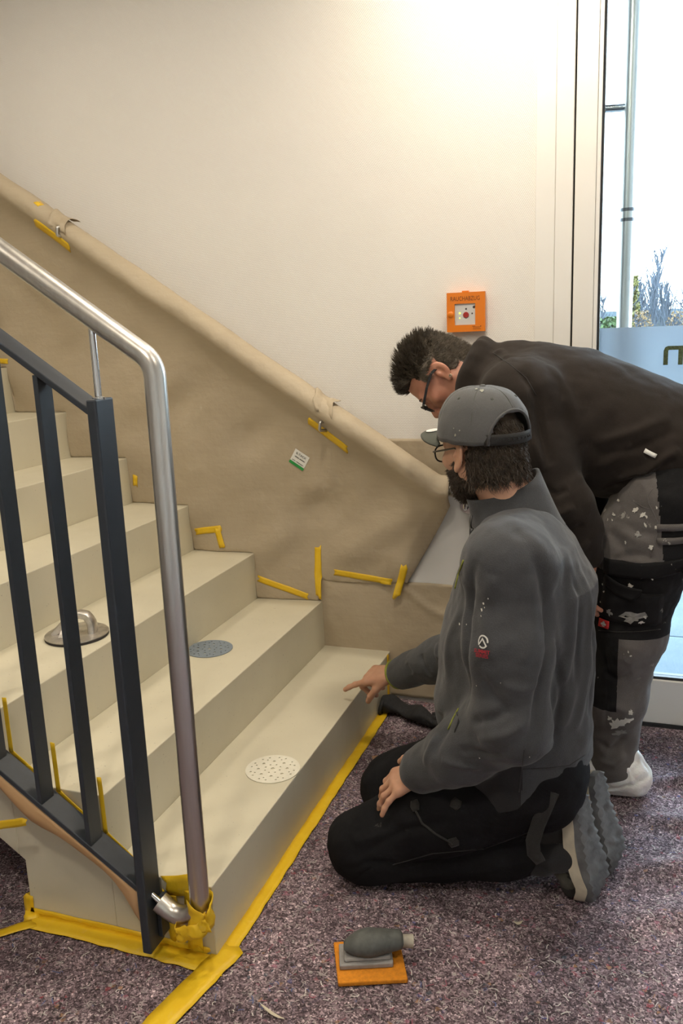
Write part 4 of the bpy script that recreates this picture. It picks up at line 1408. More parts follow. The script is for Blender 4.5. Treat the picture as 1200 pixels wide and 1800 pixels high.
def people_materials():
    def skin(nm, a, b):
        k = NT(nm)
        c = k.ramp(k.noise(22, 4), [(.3, a), (.7, b)])
        c = k.mix(k.ramp(k.noise(90, 3), [(.55, (0, 0, 0)), (.8, (.3, .3, .3))]), c, tuple(x * .75 for x in a))
        k.set(Base_Color=c, Roughness=.5); k.b.inputs['Subsurface Weight'].default_value = .15
        k.b.inputs['Subsurface Radius'].default_value = (.01, .004, .002); k.b.inputs['Subsurface Scale'].default_value = .5
        k.bump(k.noise(260, 3), .15, .001); M[nm] = k.m
    skin('fair_skin', (.50, .265, .17), (.58, .325, .215))
    skin('ruddy_skin', (.46, .20, .13), (.54, .26, .175))
    M['grey_brown_hair'] = simple('grey_brown_hair', (.15, .125, .095), .55, var=.5, scale=60)
    M['dark_hair'] = simple('dark_brown_hair', (.055, .038, .025), .45, var=.4, scale=60)
    M['black_hair'] = simple('near_black_hair', (.065, .052, .037), .38, var=.5, scale=50)

    def cloth(nm, a, b, rough=.9, sheen=.25, sc=500, bs=.35, spl=None, splcol=(.62, .59, .52), wv=None):
        k = NT(nm); c = k.ramp(k.noise(7, 4, .6), [(.3, a), (.7, b)])
        c = k.mix(k.ramp(k.noise(sc, 2), [(.45, (0, 0, 0)), (.8, (.4, .4, .4))]), c, tuple(min(1, x * 1.5) for x in b))
        if spl:
            m = k.ramp(k.noise(spl[0], 5, .68, dist=.4), [(spl[1], (0, 0, 0)), (spl[1] + .02, (1, 1, 1))])
            g = k.ramp(k.noise(4.5, 2), [(.45, (0, 0, 0)), (.58, (1, 1, 1))])
            c = k.mix(k.mix(1, m, g, 'MULTIPLY'), c, splcol)
        k.set(Base_Color=c, Roughness=rough); k.b.inputs['Specular IOR Level'].default_value = .15; k.b.inputs['Sheen Weight'].default_value = sheen; k.b.inputs['Sheen Roughness'].default_value = .5
        if wv:
            w = k.n('TexWave', Scale=wv, Distortion=.6, _bands_direction='DIAGONAL'); k.l(k.tc.outputs['Object'], w.inputs['Vector'])
            nb = k.bump(w.outputs['Fac'], .5, .002); k.bump(k.noise(30, 3), .2, .006, nb)
        else:
            nb = k.bump(k.noise(sc, 3), bs, .002); k.bump(k.noise(35, 3), .12, .006, nb)
        M[nm] = k.m
    cloth('grey_fleece', (.050, .052, .056), (.062, .064, .069), .95, .18, 420, .5)
    cloth('grey_fleece_cuff', (.034, .034, .035), (.042, .042, .043), .95, .12, 420, .4)
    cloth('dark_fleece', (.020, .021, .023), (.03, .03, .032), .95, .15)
    cloth('black_corduroy', (.0075, .0076, .0088), (.013, .0132, .0150), .95, .0, 400, .3, (34, .66), (.055, .055, .053), 190)
    cloth('brown_black_jersey', (.0185, .0148, .0125), (.026, .0205, .0175), .92, .05, 600, .25)
    cloth('grey_work_cloth', (.105, .096, .092), (.135, .124, .119), .9, .15, 500, .25, (26, .63))
    cloth('black_work_cloth', (.008, .008, .009), (.014, .014, .015), .85, .03, 500, .25, (30, .67), (.45, .43, .39))
    cloth('black_web', (.020, .020, .020), (.032, .031, .030), .8, .1)
    cloth('cap_grey', (.078, .078, .078), (.100, .100, .101), .9, .15, 700, .3)
    M['cap_under'] = simple('cap_brim_green_grey', (.055, .060, .048), .85)
    M['lime'] = simple('lime_trim', (.22, .24, .035), .8, var=.15)
    M['splat'] = simple('white_paint_splat', (.62, .60, .54), .7, var=.08)
    M['splat_faint'] = simple('pale_paint_speck', (.30, .30, .24), .8, var=.2)
    M['splat_grey'] = simple('grey_plaster_smear', (.24, .235, .22), .8, var=.25, scale=90)
    M['print_white'] = simple('white_print', (.60, .60, .57), .7, var=.04)
    M['print_red'] = simple('red_print', (.33, .02, .035), .7)
    M['red_tag'] = simple('red_woven_tag', (.55, .02, .02), .6)
    M['black_plastic'] = simple('black_plastic', (.012, .012, .013), .3)
    M['lens'] = M['glass']
    M['midsole'] = simple('beige_midsole', (.60, .54, .42), .7, var=.12, scale=30)
    M['outsole'] = simple('worn_grey_rubber', (.13, .135, .14), .75, var=.35, scale=22, bump=.3, bscale=60, bdist=.003)
    M['shoe_mesh'] = simple('grey_green_shoe_mesh', (.075, .073, .060), .85, var=.2, scale=80, bump=.3, bscale=350)
    M['shoe_dark'] = simple('black_shoe_upper', (.018, .018, .017), .8, var=.3)
    k = NT('white_shoe_cover_film')
    k.set(Base_Color=k.ramp(k.noise(14, 3), [(.3, (.74, .73, .70)), (.7, (.84, .83, .81))]), Roughness=.5); k.b.inputs['Subsurface Weight'].default_value = .1
    k.bump(k.noise(28, 4, .6), .5, .01); M['cover'] = k.m
    M['gold'] = simple('earring_metal', (.7, .65, .5), .25, 1.0)


people_materials()


# ------------------------------------------------------------------ kneeling man in the grey fleece
def kneeling_man():
    A3 = lambda *q: np.array(q, float)
    pel, nkb = A3(.645, .50, .33), A3(.575, .505, .945)
    lsh, lel, lwr = A3(.600, .325, .862), A3(.605, .262, .535), A3(.405, .350, .335)
    rsh, rel, rwr = A3(.545, .675, .862), A3(.435, .825, .470), A3(.168, .945, .305)
    lhip, lkn, lan = A3(.645, .425, .285), A3(.222, .365, .092), A3(.665, .425, .095)
    rhip, rkn, ran = A3(.645, .575, .285), A3(.215, .650, .092), A3(.70, .545, .095)
    hdg = nrm((-.97, -.2, 0)); lft = nrm((.2, -.97, 0))
    hf = nrm((-.765, .625, -.14)); hu0 = A3(-.10, .05, 1.0); hu = nrm(hu0 - hf * (hu0 @ hf)); hl = np.cross(hu, hf)
    ho = A3(.505, .515, 1.090)
    root = thing('person', (.5, .5, 0), 'kneeling man in grey fleece jacket and grey cap pointing at the lowest step', 'person')
    # ---- body: one continuous figure
    b = Solid()
    b.loft([pel + A3(0, 0, -.06), A3(.62, .5, .48), A3(.60, .5, .66), A3(.60, .5, .80), A3(.585, .5, .92)], [.10, .115, .12, .115, .06], [.145, .14, .155, .165, .10], hdg, ke=.05)
    head_solid(b, ho, hf, hl, hu, nkb, .056)
    b.chain([lsh, lel, lwr], [.055, .042, .029]); b.chain([rsh, rel, rwr], [.055, .042, .029])
    b.cone(A3(.585, .5, .875), lsh, .045, .05, .03); b.cone(A3(.585, .5, .875), rsh, .045, .05, .03)
    for hp_, kn, an, toe in ((lhip, lkn, lan, A3(.730, .42, .11)), (rhip, rkn, ran, A3(.765, .54, .11))):
        b.chain([hp_, kn], [.085, .055]); b.chain([kn, an], [.052, .036]); b.chain([an, toe], [.036, .020])
    # left hand flat on the thigh, right hand pointing
    dL = nrm((-.80, -.06, -.50)); nL = A3(-.30, -.48, .80); nL = nrm(nL - dL * (nL @ dL)); aL = np.cross(dL, nL)
    lw = A3(.398, .346, .338)
    tipsL = hand_solid(b, lw, dL, nL, aL, [(.45, .55, .3), (.35, .5, .3), (.2, .4, .25), (.08, .3, .2)], (.10, .05, -.12, -.38), ((.5, .8, -.2), (.7, .6, -.4), (.8, .4, -.5)))
    dR = nrm((-.93, .22, -.24)); nR = A3(-.25, -.30, .93); nR = nrm(nR - dR * (nR @ dR)); aR = np.cross(nR, dR)
    rw = A3(.150, .948, .300)
    tipsR = hand_solid(b, rw, dR, nR, aR, [(.18, .12, .10), (.75, 1.25, .7), (.95, 1.35, .8), (1.0, 1.35, .8)], (.04, .02, -.02, -.06), ((.80, .40, -.45), (.78, .12, -.62), (.70, -.05, -.72)), 1.08)
    sb = Skin(b.mesh(.003))
    fc = sb.V[sb.F].mean(1) - ho
    cf, cl, cu = fc @ hf, fc @ hl, fc @ hu
    near = np.linalg.norm(fc, axis=1) < .17
    # hair: everything behind the ears and above; beard: jaw and chin, cheeks up to the ears
    hair = near & ((cf < -.022) & (cu > -.072) & (cu < .2) & ~((np.abs(cl) > .072) & (cf > -.045) & (cu < .02)) | (cu > .05))
    beard = near & (cf > -.012) & (cu < -.052 + .02 * (cf < .03)) & (cu > -.145) & (np.abs(cl) < .075) & ~((cf > .075) & (np.abs(cu + .079) < .012) & (np.abs(cl) < .025)) & (cf + 0.35 * (cu + .12) > -.005)
    body = obj('body', (sb.V, sb.F), M['fair_skin'], root, smooth=True)
    wc = sb.V[sb.F].mean(1)
    set_slots(body, [M['fair_skin'], M['dark_hair'], M['dark_fleece']], np.where(hair | beard, 1, np.where((wc[:, 0] > .50) & (wc[:, 2] < .24), 2, 0)))
    # nails
    nl = []
    for (p, v, i), nn in [(t, nL) for t in tipsL] + [(t, nR) for t in tipsR]:
        pass
    # hair at the back of the head below the cap
    hp, hn = scatter(sb.V, sb.F, hair & (cu < .05), 5200, 3)
    fu = (hp - ho) @ hu
    dirs = nrm_rows(-hu * .95 - hf * .15 + hn * .22)
    strands('hair', hp, dirs, .026 + .012 * np.clip((.02 - fu) / .08, 0, 1), .0011, M['dark_hair'], root, bend=-hn * .25 - hu * .1, jitter=.22, seed=4, curl=.005, seg=6, clump=170, pull=.75)
    bp_, bn = scatter(sb.V, sb.F, beard, 3800, 5)
    strands('beard', bp_, nrm_rows(bn * .7 - hu * .5 + hf * .25), .011, .0007, M['dark_hair'], root, jitter=.3, seed=6, curl=.002, seg=4)

    # ---- trousers
    t = Solid()
    t.ell(pel + A3(.0, 0, -.01), (.115, .17, .13), [hdg, lft, A3(0, 0, 1)], .05)
    for hp_, kn, an in ((lhip, lkn, lan), (rhip, rkn, ran)):
        mid = (hp_ + kn) / 2 + A3(0, 0, .018)
        t.chain([hp_, mid, kn + A3(.02, 0, .012)], [.104, .106, .082], .04)
        t.cone(kn + A3(0, 0, -.004), kn + A3(.05, .005, .03), .084, .08, .03)
        t.cone(kn + A3(.03, 0, -.022), an + A3(-.10, 0, .008), .070, .070, .03)
        t.cone(an + A3(-.12, 0, .012), an + A3(-.060, 0, .012), .070, .062, .03)
    t.cut((0, 0, .010), (0, 0, -1), .012)
    sk = Skin(t.mesh(.004)).rough(14, .0045).rough(40, .0012)
    sk.folds([([(640, 1500), (720, 1455), (800, 1440)], .012, -.007), ([(690, 1530), (790, 1515), (900, 1480), (960, 1450)], .012, -.010), ([(600, 1530), (650, 1515), (700, 1520)], .010, -.008),
              ([(620, 1480), (680, 1462)], .014, .006), ([(720, 1440), (800, 1490)], .012, .005), ([(640, 1555), (760, 1535), (900, 1520)], .016, .008), ([(860, 1450), (940, 1420)], .014, .008),
              ([(625, 1545), (660, 1520)], .007, -.005)])
    obj('trousers', (sk.V, sk.F), M['black_corduroy'], root, smooth=True)
    # pocket trim, bartack patches, hanging strap
    tr = root.children[-1]
    cord = sk.line([(731, 1425), (742, 1447), (765, 1465), (795, 1482)], .0028, 8, .002)
    obj('pocket_trim', cord, M['black_web'], tr, smooth=True)
    for (u, v, an) in ((730, 1416, .2), (801, 1413, -.6), (797, 1480, .35)):
        cloth_panel('bartack_patch', sk.decal(grid2d(.026, .024, 5, 5, lambda x, y: (x * (1 - .3 * abs(y) / .012), y)), u, v, an, .003), M['black_web'], tr, .002)
    strap = [PY(970, 1392, .33), PY(958, 1420, .325), PY(945, 1450, .318), PY(936, 1480, .315), PY(938, 1500, .32), PY(950, 1516, .325)]
    sv = []
    for k, q in enumerate(strap):
        tg = nrm(strap[min(k + 1, 5)] - strap[max(k - 1, 0)]); e = nrm(np.cross(tg, A3(.1, -1, .1)))
        w_ = .016 if k < 5 else .012
        sv += [q - e * w_, q - e * w_ * .3, q + e * w_ * .3, q + e * w_]
    cloth_panel('strap', (np.array(sv), grid_faces(6, 4)), M['black_web'], tr, .004)
    # a far glimpse of the outer seam
    obj('seam', sk.line([(690, 1520), (760, 1500), (850, 1492), (930, 1462)], .0013, 5, .0005), M['black_web'], tr, smooth=True)

    # ---- fleece jacket
    j = Solid()
    ctr = [A3(.600, .5, .12), A3(.592, .5, .34), A3(.580, .5, .48), A3(.588, .5, .63), A3(.606, .5, .78), A3(.602, .5, .870), A3(.592, .5, .925)]
    j.loft(ctr, [.172, .176, .188, .182, .158, .118, .078], [.185, .192, .196, .200, .205, .180, .095], hdg, ke=.03)
    j.cut((.61, .31, .268), nrm((.30, .10, -1)), .012)
    j.chain([A3(.595, .46, .868), lsh + A3(0, 0, -.005), (lsh + lel) / 2, lel + A3(.005, 0, -.01)], [.09, .092, .089, .085], .045)
    j.chain([lel + A3(.005, 0, -.01), lel * .45 + lwr * .55 + A3(0, 0, -.008), lwr + A3(-.012, .0, -.002)], [.084, .073, .058], .03)
    j.chain([A3(.59, .56, .865), rsh, (rsh + rel) / 2, rel], [.09, .088, .080, .074], .045)
    j.chain([rel, rwr * .5 + rel * .5, rwr + nrm(rel - rwr) * .010], [.074, .064, .050], .03)
    # open cuffs, hem and neck hole
    cL = lwr + A3(-.012, 0, -.004); dl = nrm(lwr - lel); dr_ = nrm(rwr - rel)
    j.cut(cL + dl * .022, dl, .006) if False else None
    rc = rwr + nrm(rel - rwr) * .012
    j.cone(rc + dr_ * .030, rc + dr_ * .08, .034, .040, .008, 's')
    j.cone(A3(.575, .505, .955), A3(.555, .505, 1.06), .055, .07, .01, 's')
    js = Skin(j.mesh(.0035)).rough(9, .006).rough(26, .0022)
    js.folds([
        # arm hole and back of the sleeve
        ([(905, 930), (950, 1000), (968, 1090), (958, 1190), (945, 1260), (925, 1310)], .016, -.016),
        ([(985, 960), (1005, 1050), (1000, 1150), (975, 1250)], .016, .010), ([(1012, 985), (1035, 1090), (1030, 1190), (1010, 1290)], .014, .009), ([(998, 1000), (1020, 1100), (1012, 1200)], .009, -.008),
        ([(1040, 1060), (1046, 1160), (1034, 1260)], .011, -.007), ([(975, 1110), (988, 1210), (970, 1320)], .012, -.010), ([(945, 1330), (985, 1280), (1010, 1200)], .015, .009),
        ([(940, 1352), (990, 1352), (1035, 1325)], .009, -.006),
        # front edge of sleeve, chest
        ([(838, 985), (822, 1060), (818, 1150), (820, 1240)], .014, -.014), ([(812, 1010), (795, 1100), (785, 1200)], .016, .007),
        # elbow and forearm
        ([(905, 1240), (870, 1262), (828, 1270)], .011, -.008), ([(930, 1265), (890, 1292), (840, 1300)], .012, .008), ([(900, 1320), (850, 1325), (805, 1318)], .010, -.007), ([(850, 1350), (805, 1345), (775, 1335)], .010, .006),
        ([(790, 1275), (775, 1300), (762, 1330)], .010, -.006), ([(770, 1290), (755, 1315), (745, 1345)], .008, .005), ([(880, 1200), (915, 1215), (950, 1200)], .012, .006), ([(840, 1180), (875, 1235), (930, 1245)], .011, -.005),
        ([(860, 1010), (850, 1080), (865, 1160)], .016, .006), ([(930, 1010), (935, 1090), (925, 1170)], .016, .006), ([(770, 1150), (760, 1220), (765, 1290)], .012, -.006),
        ([(740, 1150), (745, 1170), (760, 1190)], .009, -.006), ([(770, 1130), (768, 1160), (785, 1185)], .009, .006), ([(715, 1165), (725, 1185)], .008, -.004)])
    jk = obj('fleece_jacket', (js.V, js.F), M['grey_fleece'], root, smooth=True)
    jc = js.V[js.F].mean(1); ad_ = seg_dist(jc, np.array([lsh, lel, lwr]))[0]
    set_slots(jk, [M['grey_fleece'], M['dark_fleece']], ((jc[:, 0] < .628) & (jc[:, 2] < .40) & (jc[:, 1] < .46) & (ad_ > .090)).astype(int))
    # stand-up collar
    n, m = 56, 9; V = []
    cb, ct = A3(.590, .505, .905), A3(.557, .508, .992)
    for q, rad_off in ((0, 0), (1, -.007)):
        for i in range(n):
            a = 2 * math.pi * i / n
            for k in range(m):
                s_ = k / (m - 1); s2 = s_ if q == 0 else 1 - s_
                c = cb + (ct - cb) * s2
                rr = (.104 - .024 * s2 ** .7) + rad_off + .003 * math.sin(3 * a + 1) * s2
                dirv = hdg * math.cos(a) * 1.04 + lft * math.sin(a) * .92
                tilt = -.034 * math.cos(a) * s2 + .006 * math.sin(2 * a + 1) * s2
                V.append(c + dirv * rr + A3(0, 0, tilt + (.0 if not q else -.002)))
    V = np.array(V).reshape(2, n, m, 3); ring = np.concatenate([V[0], V[1]], 1)       # n x 2m
    f = [(i * 2 * m + k, ((i + 1) % n) * 2 * m + k, ((i + 1) % n) * 2 * m + k + 1, i * 2 * m + k + 1) for i in range(n) for k in range(2 * m - 1)]
    obj('collar', (ring.reshape(-1, 3), f), M['grey_fleece'], jk, smooth=True)
    # cuff trim on the pointing arm, zip, pocket, logo
    e1 = nrm(np.cross(dr_, A3(0, 0, 1))); e2 = np.cross(dr_, e1)
    obj('cuff_trim', MB().tube([rc + dr_ * .026 + (e1 * math.cos(a) + e2 * math.sin(a)) * .0435 for a in np.linspace(0, 2 * math.pi, 33)], .0042, 8), M['lime'], jk, smooth=True)
    obj('zip_line', js.line([(815, 985), (806, 1010), (800, 1035)], .0024, 6, .001), M['lime'], jk, smooth=True)
    obj('pocket_trim', js.line([(806, 1246), (797, 1262), (788, 1282)], .0020, 6, .001), M['lime'], jk, smooth=True)
    cloth_panel('pocket_opening', js.decal((np.array([(-.012, -.028), (.004, .028), (.010, .022), (.012, -.02)]), [(0, 3, 2, 1)]), 799, 1266, -.15, .002), M['dark_fleece'], jk, .001)
    obj('hem_seam', js.line([(918, 1352), (960, 1350), (1000, 1345), (1030, 1325)], .0013, 5, .0006), M['grey_fleece_cuff'], jk, smooth=True)
    obj('side_seam', js.line([(921, 1318), (917, 1350), (912, 1392)], .0013, 5, .0006), M['grey_fleece_cuff'], jk, smooth=True)
    # zip puller
    zp = PY(829, 906, .405)
    zt_ = obj('zip_pull', MB().tube([zp, zp + A3(-.002, -.004, -.02), zp + A3(0, -.005, -.03)], .0018, 8).tube([zp + A3(0, -.005, -.028), zp + A3(0, -.005, -.048)], [.0045, .005], 10), M['black_plastic'], jk, smooth=True)
    # sleeve emblem: ring with a zigzag peak, two red lines of lettering
    pc, pn = js.hit(849, 1128)
    def arc2d(a0, a1, r0, r1, n=16):
        a = np.radians(np.linspace(a0, a1, n)); o_ = np.stack([r1 * np.cos(a), r1 * np.sin(a) * 1.08], 1); i_ = np.stack([r0 * np.cos(a), r0 * np.sin(a) * 1.08], 1)
        return np.concatenate([o_, i_]), [(q, q + 1, n + q + 1, n + q) for q in range(n - 1)]
    chev = (np.array([(-.0126, -.0060), (-.0002, .0085), (.0002, .0085), (.0085, -.0065), (.0062, -.0095), (-.0005, .0030), (-.0105, -.0072)]), [(0, 1, 5, 6), (1, 2, 5), (2, 3, 4, 5)])
    dv = [js.decal_at(q, pc, pn, .0, .0022) for q in (arc2d(-12, 206, .0100, .0130, 24), arc2d(-140, -38, .0100, .0130, 12), chev)]
    obj('sleeve_emblem', merge(dv), M['print_white'], jk)
    for k, s_ in enumerate(('SUMMIT', 'SERIES')):
        tv, tf = text_mesh(s_, .0105, .0003)
        v, f = js.decal_at((tv + np.array([-.002, -.0205 - k * .0088]), tf), pc, pn, -.14, .0022)
        obj('sleeve_lettering', (v, f), M['print_red'], jk)
    # paint specks on the sleeve
    sp = [js.decal(blob2d(r_, i, 9, .6), u, v, .3, .0015) for i, (u, v, r_) in enumerate(((850, 1060, .003), (847, 1072, .0035), (858, 1052, .002), (846, 1083, .002), (808, 1097, .003), (820, 1098, .0018), (843, 1332, .002), (930, 1330, .0015), (852, 1068, .0016), (838, 1205, .0016), (880, 1200, .0014)))]
    for q in sp: obj('paint_speck', q, M['splat'], jk)

    # ---- shoes standing on their toes
    def shoe(toe, heel, side, lab):
        ax = nrm(heel - toe); n0 = A3(.93, -.34, .22); nn = nrm(n0 - ax * (n0 @ ax)); wv = np.cross(nn, ax)      # nn: sole normal, wv: width
        Ln = np.linalg.norm(heel - toe)
        sh = thing_child('shoe', root, toe)
        out = []
        ts = np.linspace(0, 1, 26)
        def hw(s_): return .5 * np.interp(s_, [0, .05, .15, .3, .5, .7, .88, .97, 1], [.030, .064, .088, .098, .082, .070, .070, .055, .028])
        def bend(s_): return -.030 * max(0, .18 - s_) / .18 - .010 * math.sin(math.pi * s_) * .5
        def slab(n0_, n1_, grow, nm, mat_, lug=False):
            V = []; q = 9
            for s_ in ts:
                for layer in (n0_, n1_):
                    for k in range(q):
                        x = -1 + 2 * k / (q - 1); g = hw(s_) + grow
                        edge = 1 - .12 * (abs(x) ** 6)
                        lg = (.0045 if (int(s_ * 22) + k // 2) % 2 else -.002) if lug and layer == n1_ and 0 < s_ < 1 else 0
                        V.append(toe + ax * (s_ * Ln) + wv * g * x + nn * (bend(s_) + layer * (edge if layer == n1_ else 1) + lg + (.004 * math.sin(s_ * 9) if not lug else 0)))
            f = []
            R_ = 2 * q
            for i in range(len(ts) - 1):
                for k in range(q - 1):
                    f.append((i * R_ + k, i * R_ + k + 1, (i + 1) * R_ + k + 1, (i + 1) * R_ + k)); f.append((i * R_ + q + k, (i + 1) * R_ + q + k, (i + 1) * R_ + q + k + 1, i * R_ + q + k + 1))
                for k in (0, q - 1):
                    f.append((i * R_ + k, (i + 1) * R_ + k, (i + 1) * R_ + q + k, i * R_ + q + k) if k == 0 else (i * R_ + k, i * R_ + q + k, (i + 1) * R_ + q + k, (i + 1) * R_ + k))
            for i in (0, len(ts) - 1):
                for k in range(q - 1): f.append((i * R_ + k, i * R_ + q + k, i * R_ + q + k + 1, i * R_ + k + 1))
            return obj(nm, (np.array(V), f), mat_, sh, smooth='auto')
        slab(-.036, -.008, .003, 'midsole', M['midsole'])
        slab(-.010, .012, .001, 'outsole', M['outsole'], True)
        up = Solid()
        c = lambda s_, n_, w_=0: toe + ax * s_ * Ln + nn * (bend(s_) + n_) + wv * w_
        up.loft([c(.03, -.042), c(.2, -.058), c(.45, -.078), c(.7, -.088), c(.98, -.080)], [.022, .036, .052, .060, .052], [.032, .045, .043, .038, .034], nn, ke=.02)
        up.cone(c(.60, -.10), c(.78, -.120), .042, .042, .05)
        us = Skin(up.mesh(.0035)).rough(40, .0012)
        o = obj('upper', (us.V, us.F), M['shoe_dark'], sh, smooth=True)
        cc = us.V[us.F].mean(1) - toe; sa = (cc @ ax) / Ln
        set_slots(o, [M['shoe_dark'], M['shoe_mesh']], np.where((sa > .16) & (sa < .60), 1, 0))
        return sh, us, o
    for an, tt in ((lan, A3(.725, .42, .12)), (ran, A3(.765, .54, .12))):
        so = Solid(); so.cone(an + A3(-.06, 0, .01), an + A3(.035, 0, .02), .042, .040, .02).cone(an + A3(.03, 0, .02), tt, .040, .034, .02)
        sv_ = so.mesh(.005); obj('sock', sv_, M['dark_fleece'], root, smooth=True)
    s1, us, uo = shoe(A3(.806, .415, .018), A3(.742, .430, .272), 1, 'left')
    s2, us2, uo2 = shoe(A3(.842, .535, .018), A3(.772, .545, .272), -1, 'right')
    # bars and panel on the near shoe, laces
    for (u, v, w_, h_, an) in ((1004, 1492, .003, .012, -.55), (1012, 1500, .003, .012, -.55), (1000, 1510, .003, .012, -.55)):
        cloth_panel('side_bar', us.decal(grid2d(w_, h_, 2, 3), u, v, an, .002), M['label_white'] if u == 1004 else M['shoe_dark'], s1, .001)
    vf = text_mesh('K', .016, .0004)
    obj('side_lettering', us.decal(vf, 1000, 1500, -.5, .0025), M['label_white'], s1)
    lc_ = MB()
    for k in range(5):
        p0, n0 = us.hit(985 + k * 3, 1508 + k * 8); p1, n1 = us.hit(999 + k * 3, 1518 + k * 8)
        lc_.tube([p0 + n0 * .002, (p0 + p1) / 2 + (n0 + n1) * .003, p1 + n1 * .002], .0022, 6)
    obj('laces', lc_, M['shoe_dark'], s1, smooth=True)

    # ---- cap
    cu_ = nrm(hu - hf * .17); cf_ = nrm(hf - cu_ * (hf @ cu_)); cl_ = np.cross(cu_, cf_)
    co = ho + cu_ * .014 - cf_ * .004
    cap = thing_child('cap', root, co)
    n, m = 96, 22; V = np.zeros((n, m, 3)); 
    def crown(a, t):
        """a azimuth from the front, t 0 rim .. 1 top"""
        rx, ry, hz = .116, .098, .118
        ph = t * math.pi / 2
        rr = math.cos(ph) ** .62 if t < 1 else 0
        seam = 1 - .010 * max(0, 1 - abs(((a + math.pi / 6) % (math.pi / 3)) - math.pi / 6) / .05) * (t > .05)
        return co + (cf_ * rx * math.cos(a) + cl_ * ry * math.sin(a)) * rr * seam + cu_ * hz * math.sin(ph) ** .95
    faces = []; drop = set()
    for i in range(n):
        a = 2 * math.pi * i / n
        for k in range(m): V[i, k] = crown(a, k / (m - 1))
    V += (.0015 * fbm(V * 30, 2))[..., None] * 1
    for i in range(n):
        a = (2 * math.pi * (i + .5) / n)
        da = abs(((a - math.pi + math.pi) % (2 * math.pi)) - math.pi)      # angle from the back
        for k in range(m - 1):
            t = (k + .5) / (m - 1)
            # arched opening at the back
            if (da / .68) ** 2 + (t / .40) ** 2 < 1 and k >= 0: continue
            faces.append((i * m + k, ((i + 1) % n) * m + k, ((i + 1) % n) * m + k + 1, i * m + k + 1))
    co_ = cloth_panel('crown', (V.reshape(-1, 3), faces), M['cap_grey'], cap, .003)
    arc = []
    for q in np.linspace(-1, 1, 26):
        a = math.pi + .70 * q; arc.append(crown(a, .42 * math.sqrt(max(0, 1 - q * q)) + .002))
    obj('opening_trim', MB().tube(arc, .0035, 8), M['cap_grey'], cap, smooth=True)
    obj('button', MB().lathe([(.008, -.001), (.0075, .003), (.004, .0055), (.001, .006)], crown(0, 1), 18, cu_), M['cap_grey'], cap, smooth=True)
    for i in range(6):
        a = math.pi / 6 + i * math.pi / 3; p = crown(a, .62); e = nrm(p - co)
        obj('eyelet', MB().lathe([(.0035, -.001), (.0035, .0012), (.0018, .0014), (.0016, .0002)], p + e * .0008, 12, e), M['cap_under'], cap, smooth=True)
    for k in range(6):
        a = k * math.pi / 3
        obj('seam', MB().tube([crown(a, t) + nrm(crown(a, t) - co) * .0012 for t in np.linspace(.01 if abs(a - math.pi) > .1 else .45, .97, 14)], .0010, 5), M['cap_under'], cap, smooth=True)
    for (a_, t_, r_) in ((1.75, .10, .003), (1.85, .16, .002), (1.70, .18, .0015), (2.3, .80, .006), (2.0, .86, .004)):
        p = crown(a_, t_); e = nrm(p - co); x_ = nrm(np.cross(e, cu_)); y_ = np.cross(e, x_); bl_ = blob2d(r_, int(t_ * 100), 12, .7)
        obj('paint_speck', (np.array([p + x_ * q[0] + y_ * q[1] + e * .0035 for q in bl_[0]]), bl_[1]), M['splat_faint'], cap)
    # back strap
    sv = []
    for q in np.linspace(-.78, .78, 22):
        a = math.pi + q; p = co + (cf_ * .117 * math.cos(a) + cl_ * .099 * math.sin(a)) + cu_ * .001
        e = nrm(cf_ * math.cos(a) * .09 + cl_ * math.sin(a) * .11)
        for k in range(4): sv.append(p + cu_ * (.024 * k / 3) - e * .002)
    stp = cloth_panel('strap', (np.array(sv), grid_faces(22, 4)), M['black_web'], cap, .003)
    hs = MB()
    for q in np.linspace(-.5, .5, 9):
        a = math.pi + q; p = co + (cf_ * .1185 * math.cos(a) + cl_ * .1005 * math.sin(a)) + cu_ * .013; e = nrm(cf_ * math.cos(a) * .09 + cl_ * math.sin(a) * .11)
        hs.lathe([(.0028, -.001), (.0028, .0012)], p, 10, e)
    obj('strap_studs', hs, M['black_plastic'], cap)
    # flat brim
    bv = []; nb_ = 33; mb_ = 9
    for i in range(nb_):
        q = -1 + 2 * i / (nb_ - 1); a = q * 1.05
        p0 = co + cf_ * .111 * math.cos(a) + cl_ * .094 * math.sin(a) + cu_ * .004
        ext = .078 * math.sqrt(max(0, 1 - abs(q) ** 2.6))
        for k in range(mb_):
            s_ = k / (mb_ - 1)
            p = p0 + cf_ * ext * s_ + cl_ * math.sin(a) * .010 * s_
            bv.append(p - cu_ * (.014 * q * q + .006 * s_ * s_))
    br = cloth_panel('brim', (np.array(bv), grid_faces(nb_, mb_)), M['cap_under'], cap, .004)
    bvv = np.array(bv).reshape(nb_, mb_, 3)
    # round size sticker with a dark mark on the brim's near half
    pc_ = bvv[20, 5]; e1 = nrm(bvv[24, 5] - bvv[16, 5]); e2 = nrm(bvv[20, 7] - bvv[20, 3]); nn_ = np.cross(e2, e1); nn_ = nn_ if nn_ @ cu_ > 0 else -nn_
    def onbrim(vf, lift):
        return [pc_ + e1 * q[0] + e2 * q[1] + nn_ * lift for q in vf[0]], vf[1]
    stk = obj('brim_sticker', merge([onbrim(disc2d(.019, 28), .0040)]), M['label_white'], cap)
    for s_ in (-1, 0, 1): obj('sticker_mark', merge([onbrim((np.array([(-.007 + abs(s_) * .001, s_ * .0048 - .0012), (.007, s_ * .0048 - .0012), (.007, s_ * .0048 + .0012), (-.007, s_ * .0048 + .0012)]), [(0, 1, 2, 3)]), .0046)]), M['box_face'], cap)
    # ---- glasses
    g = thing_child('glasses', root, ho)
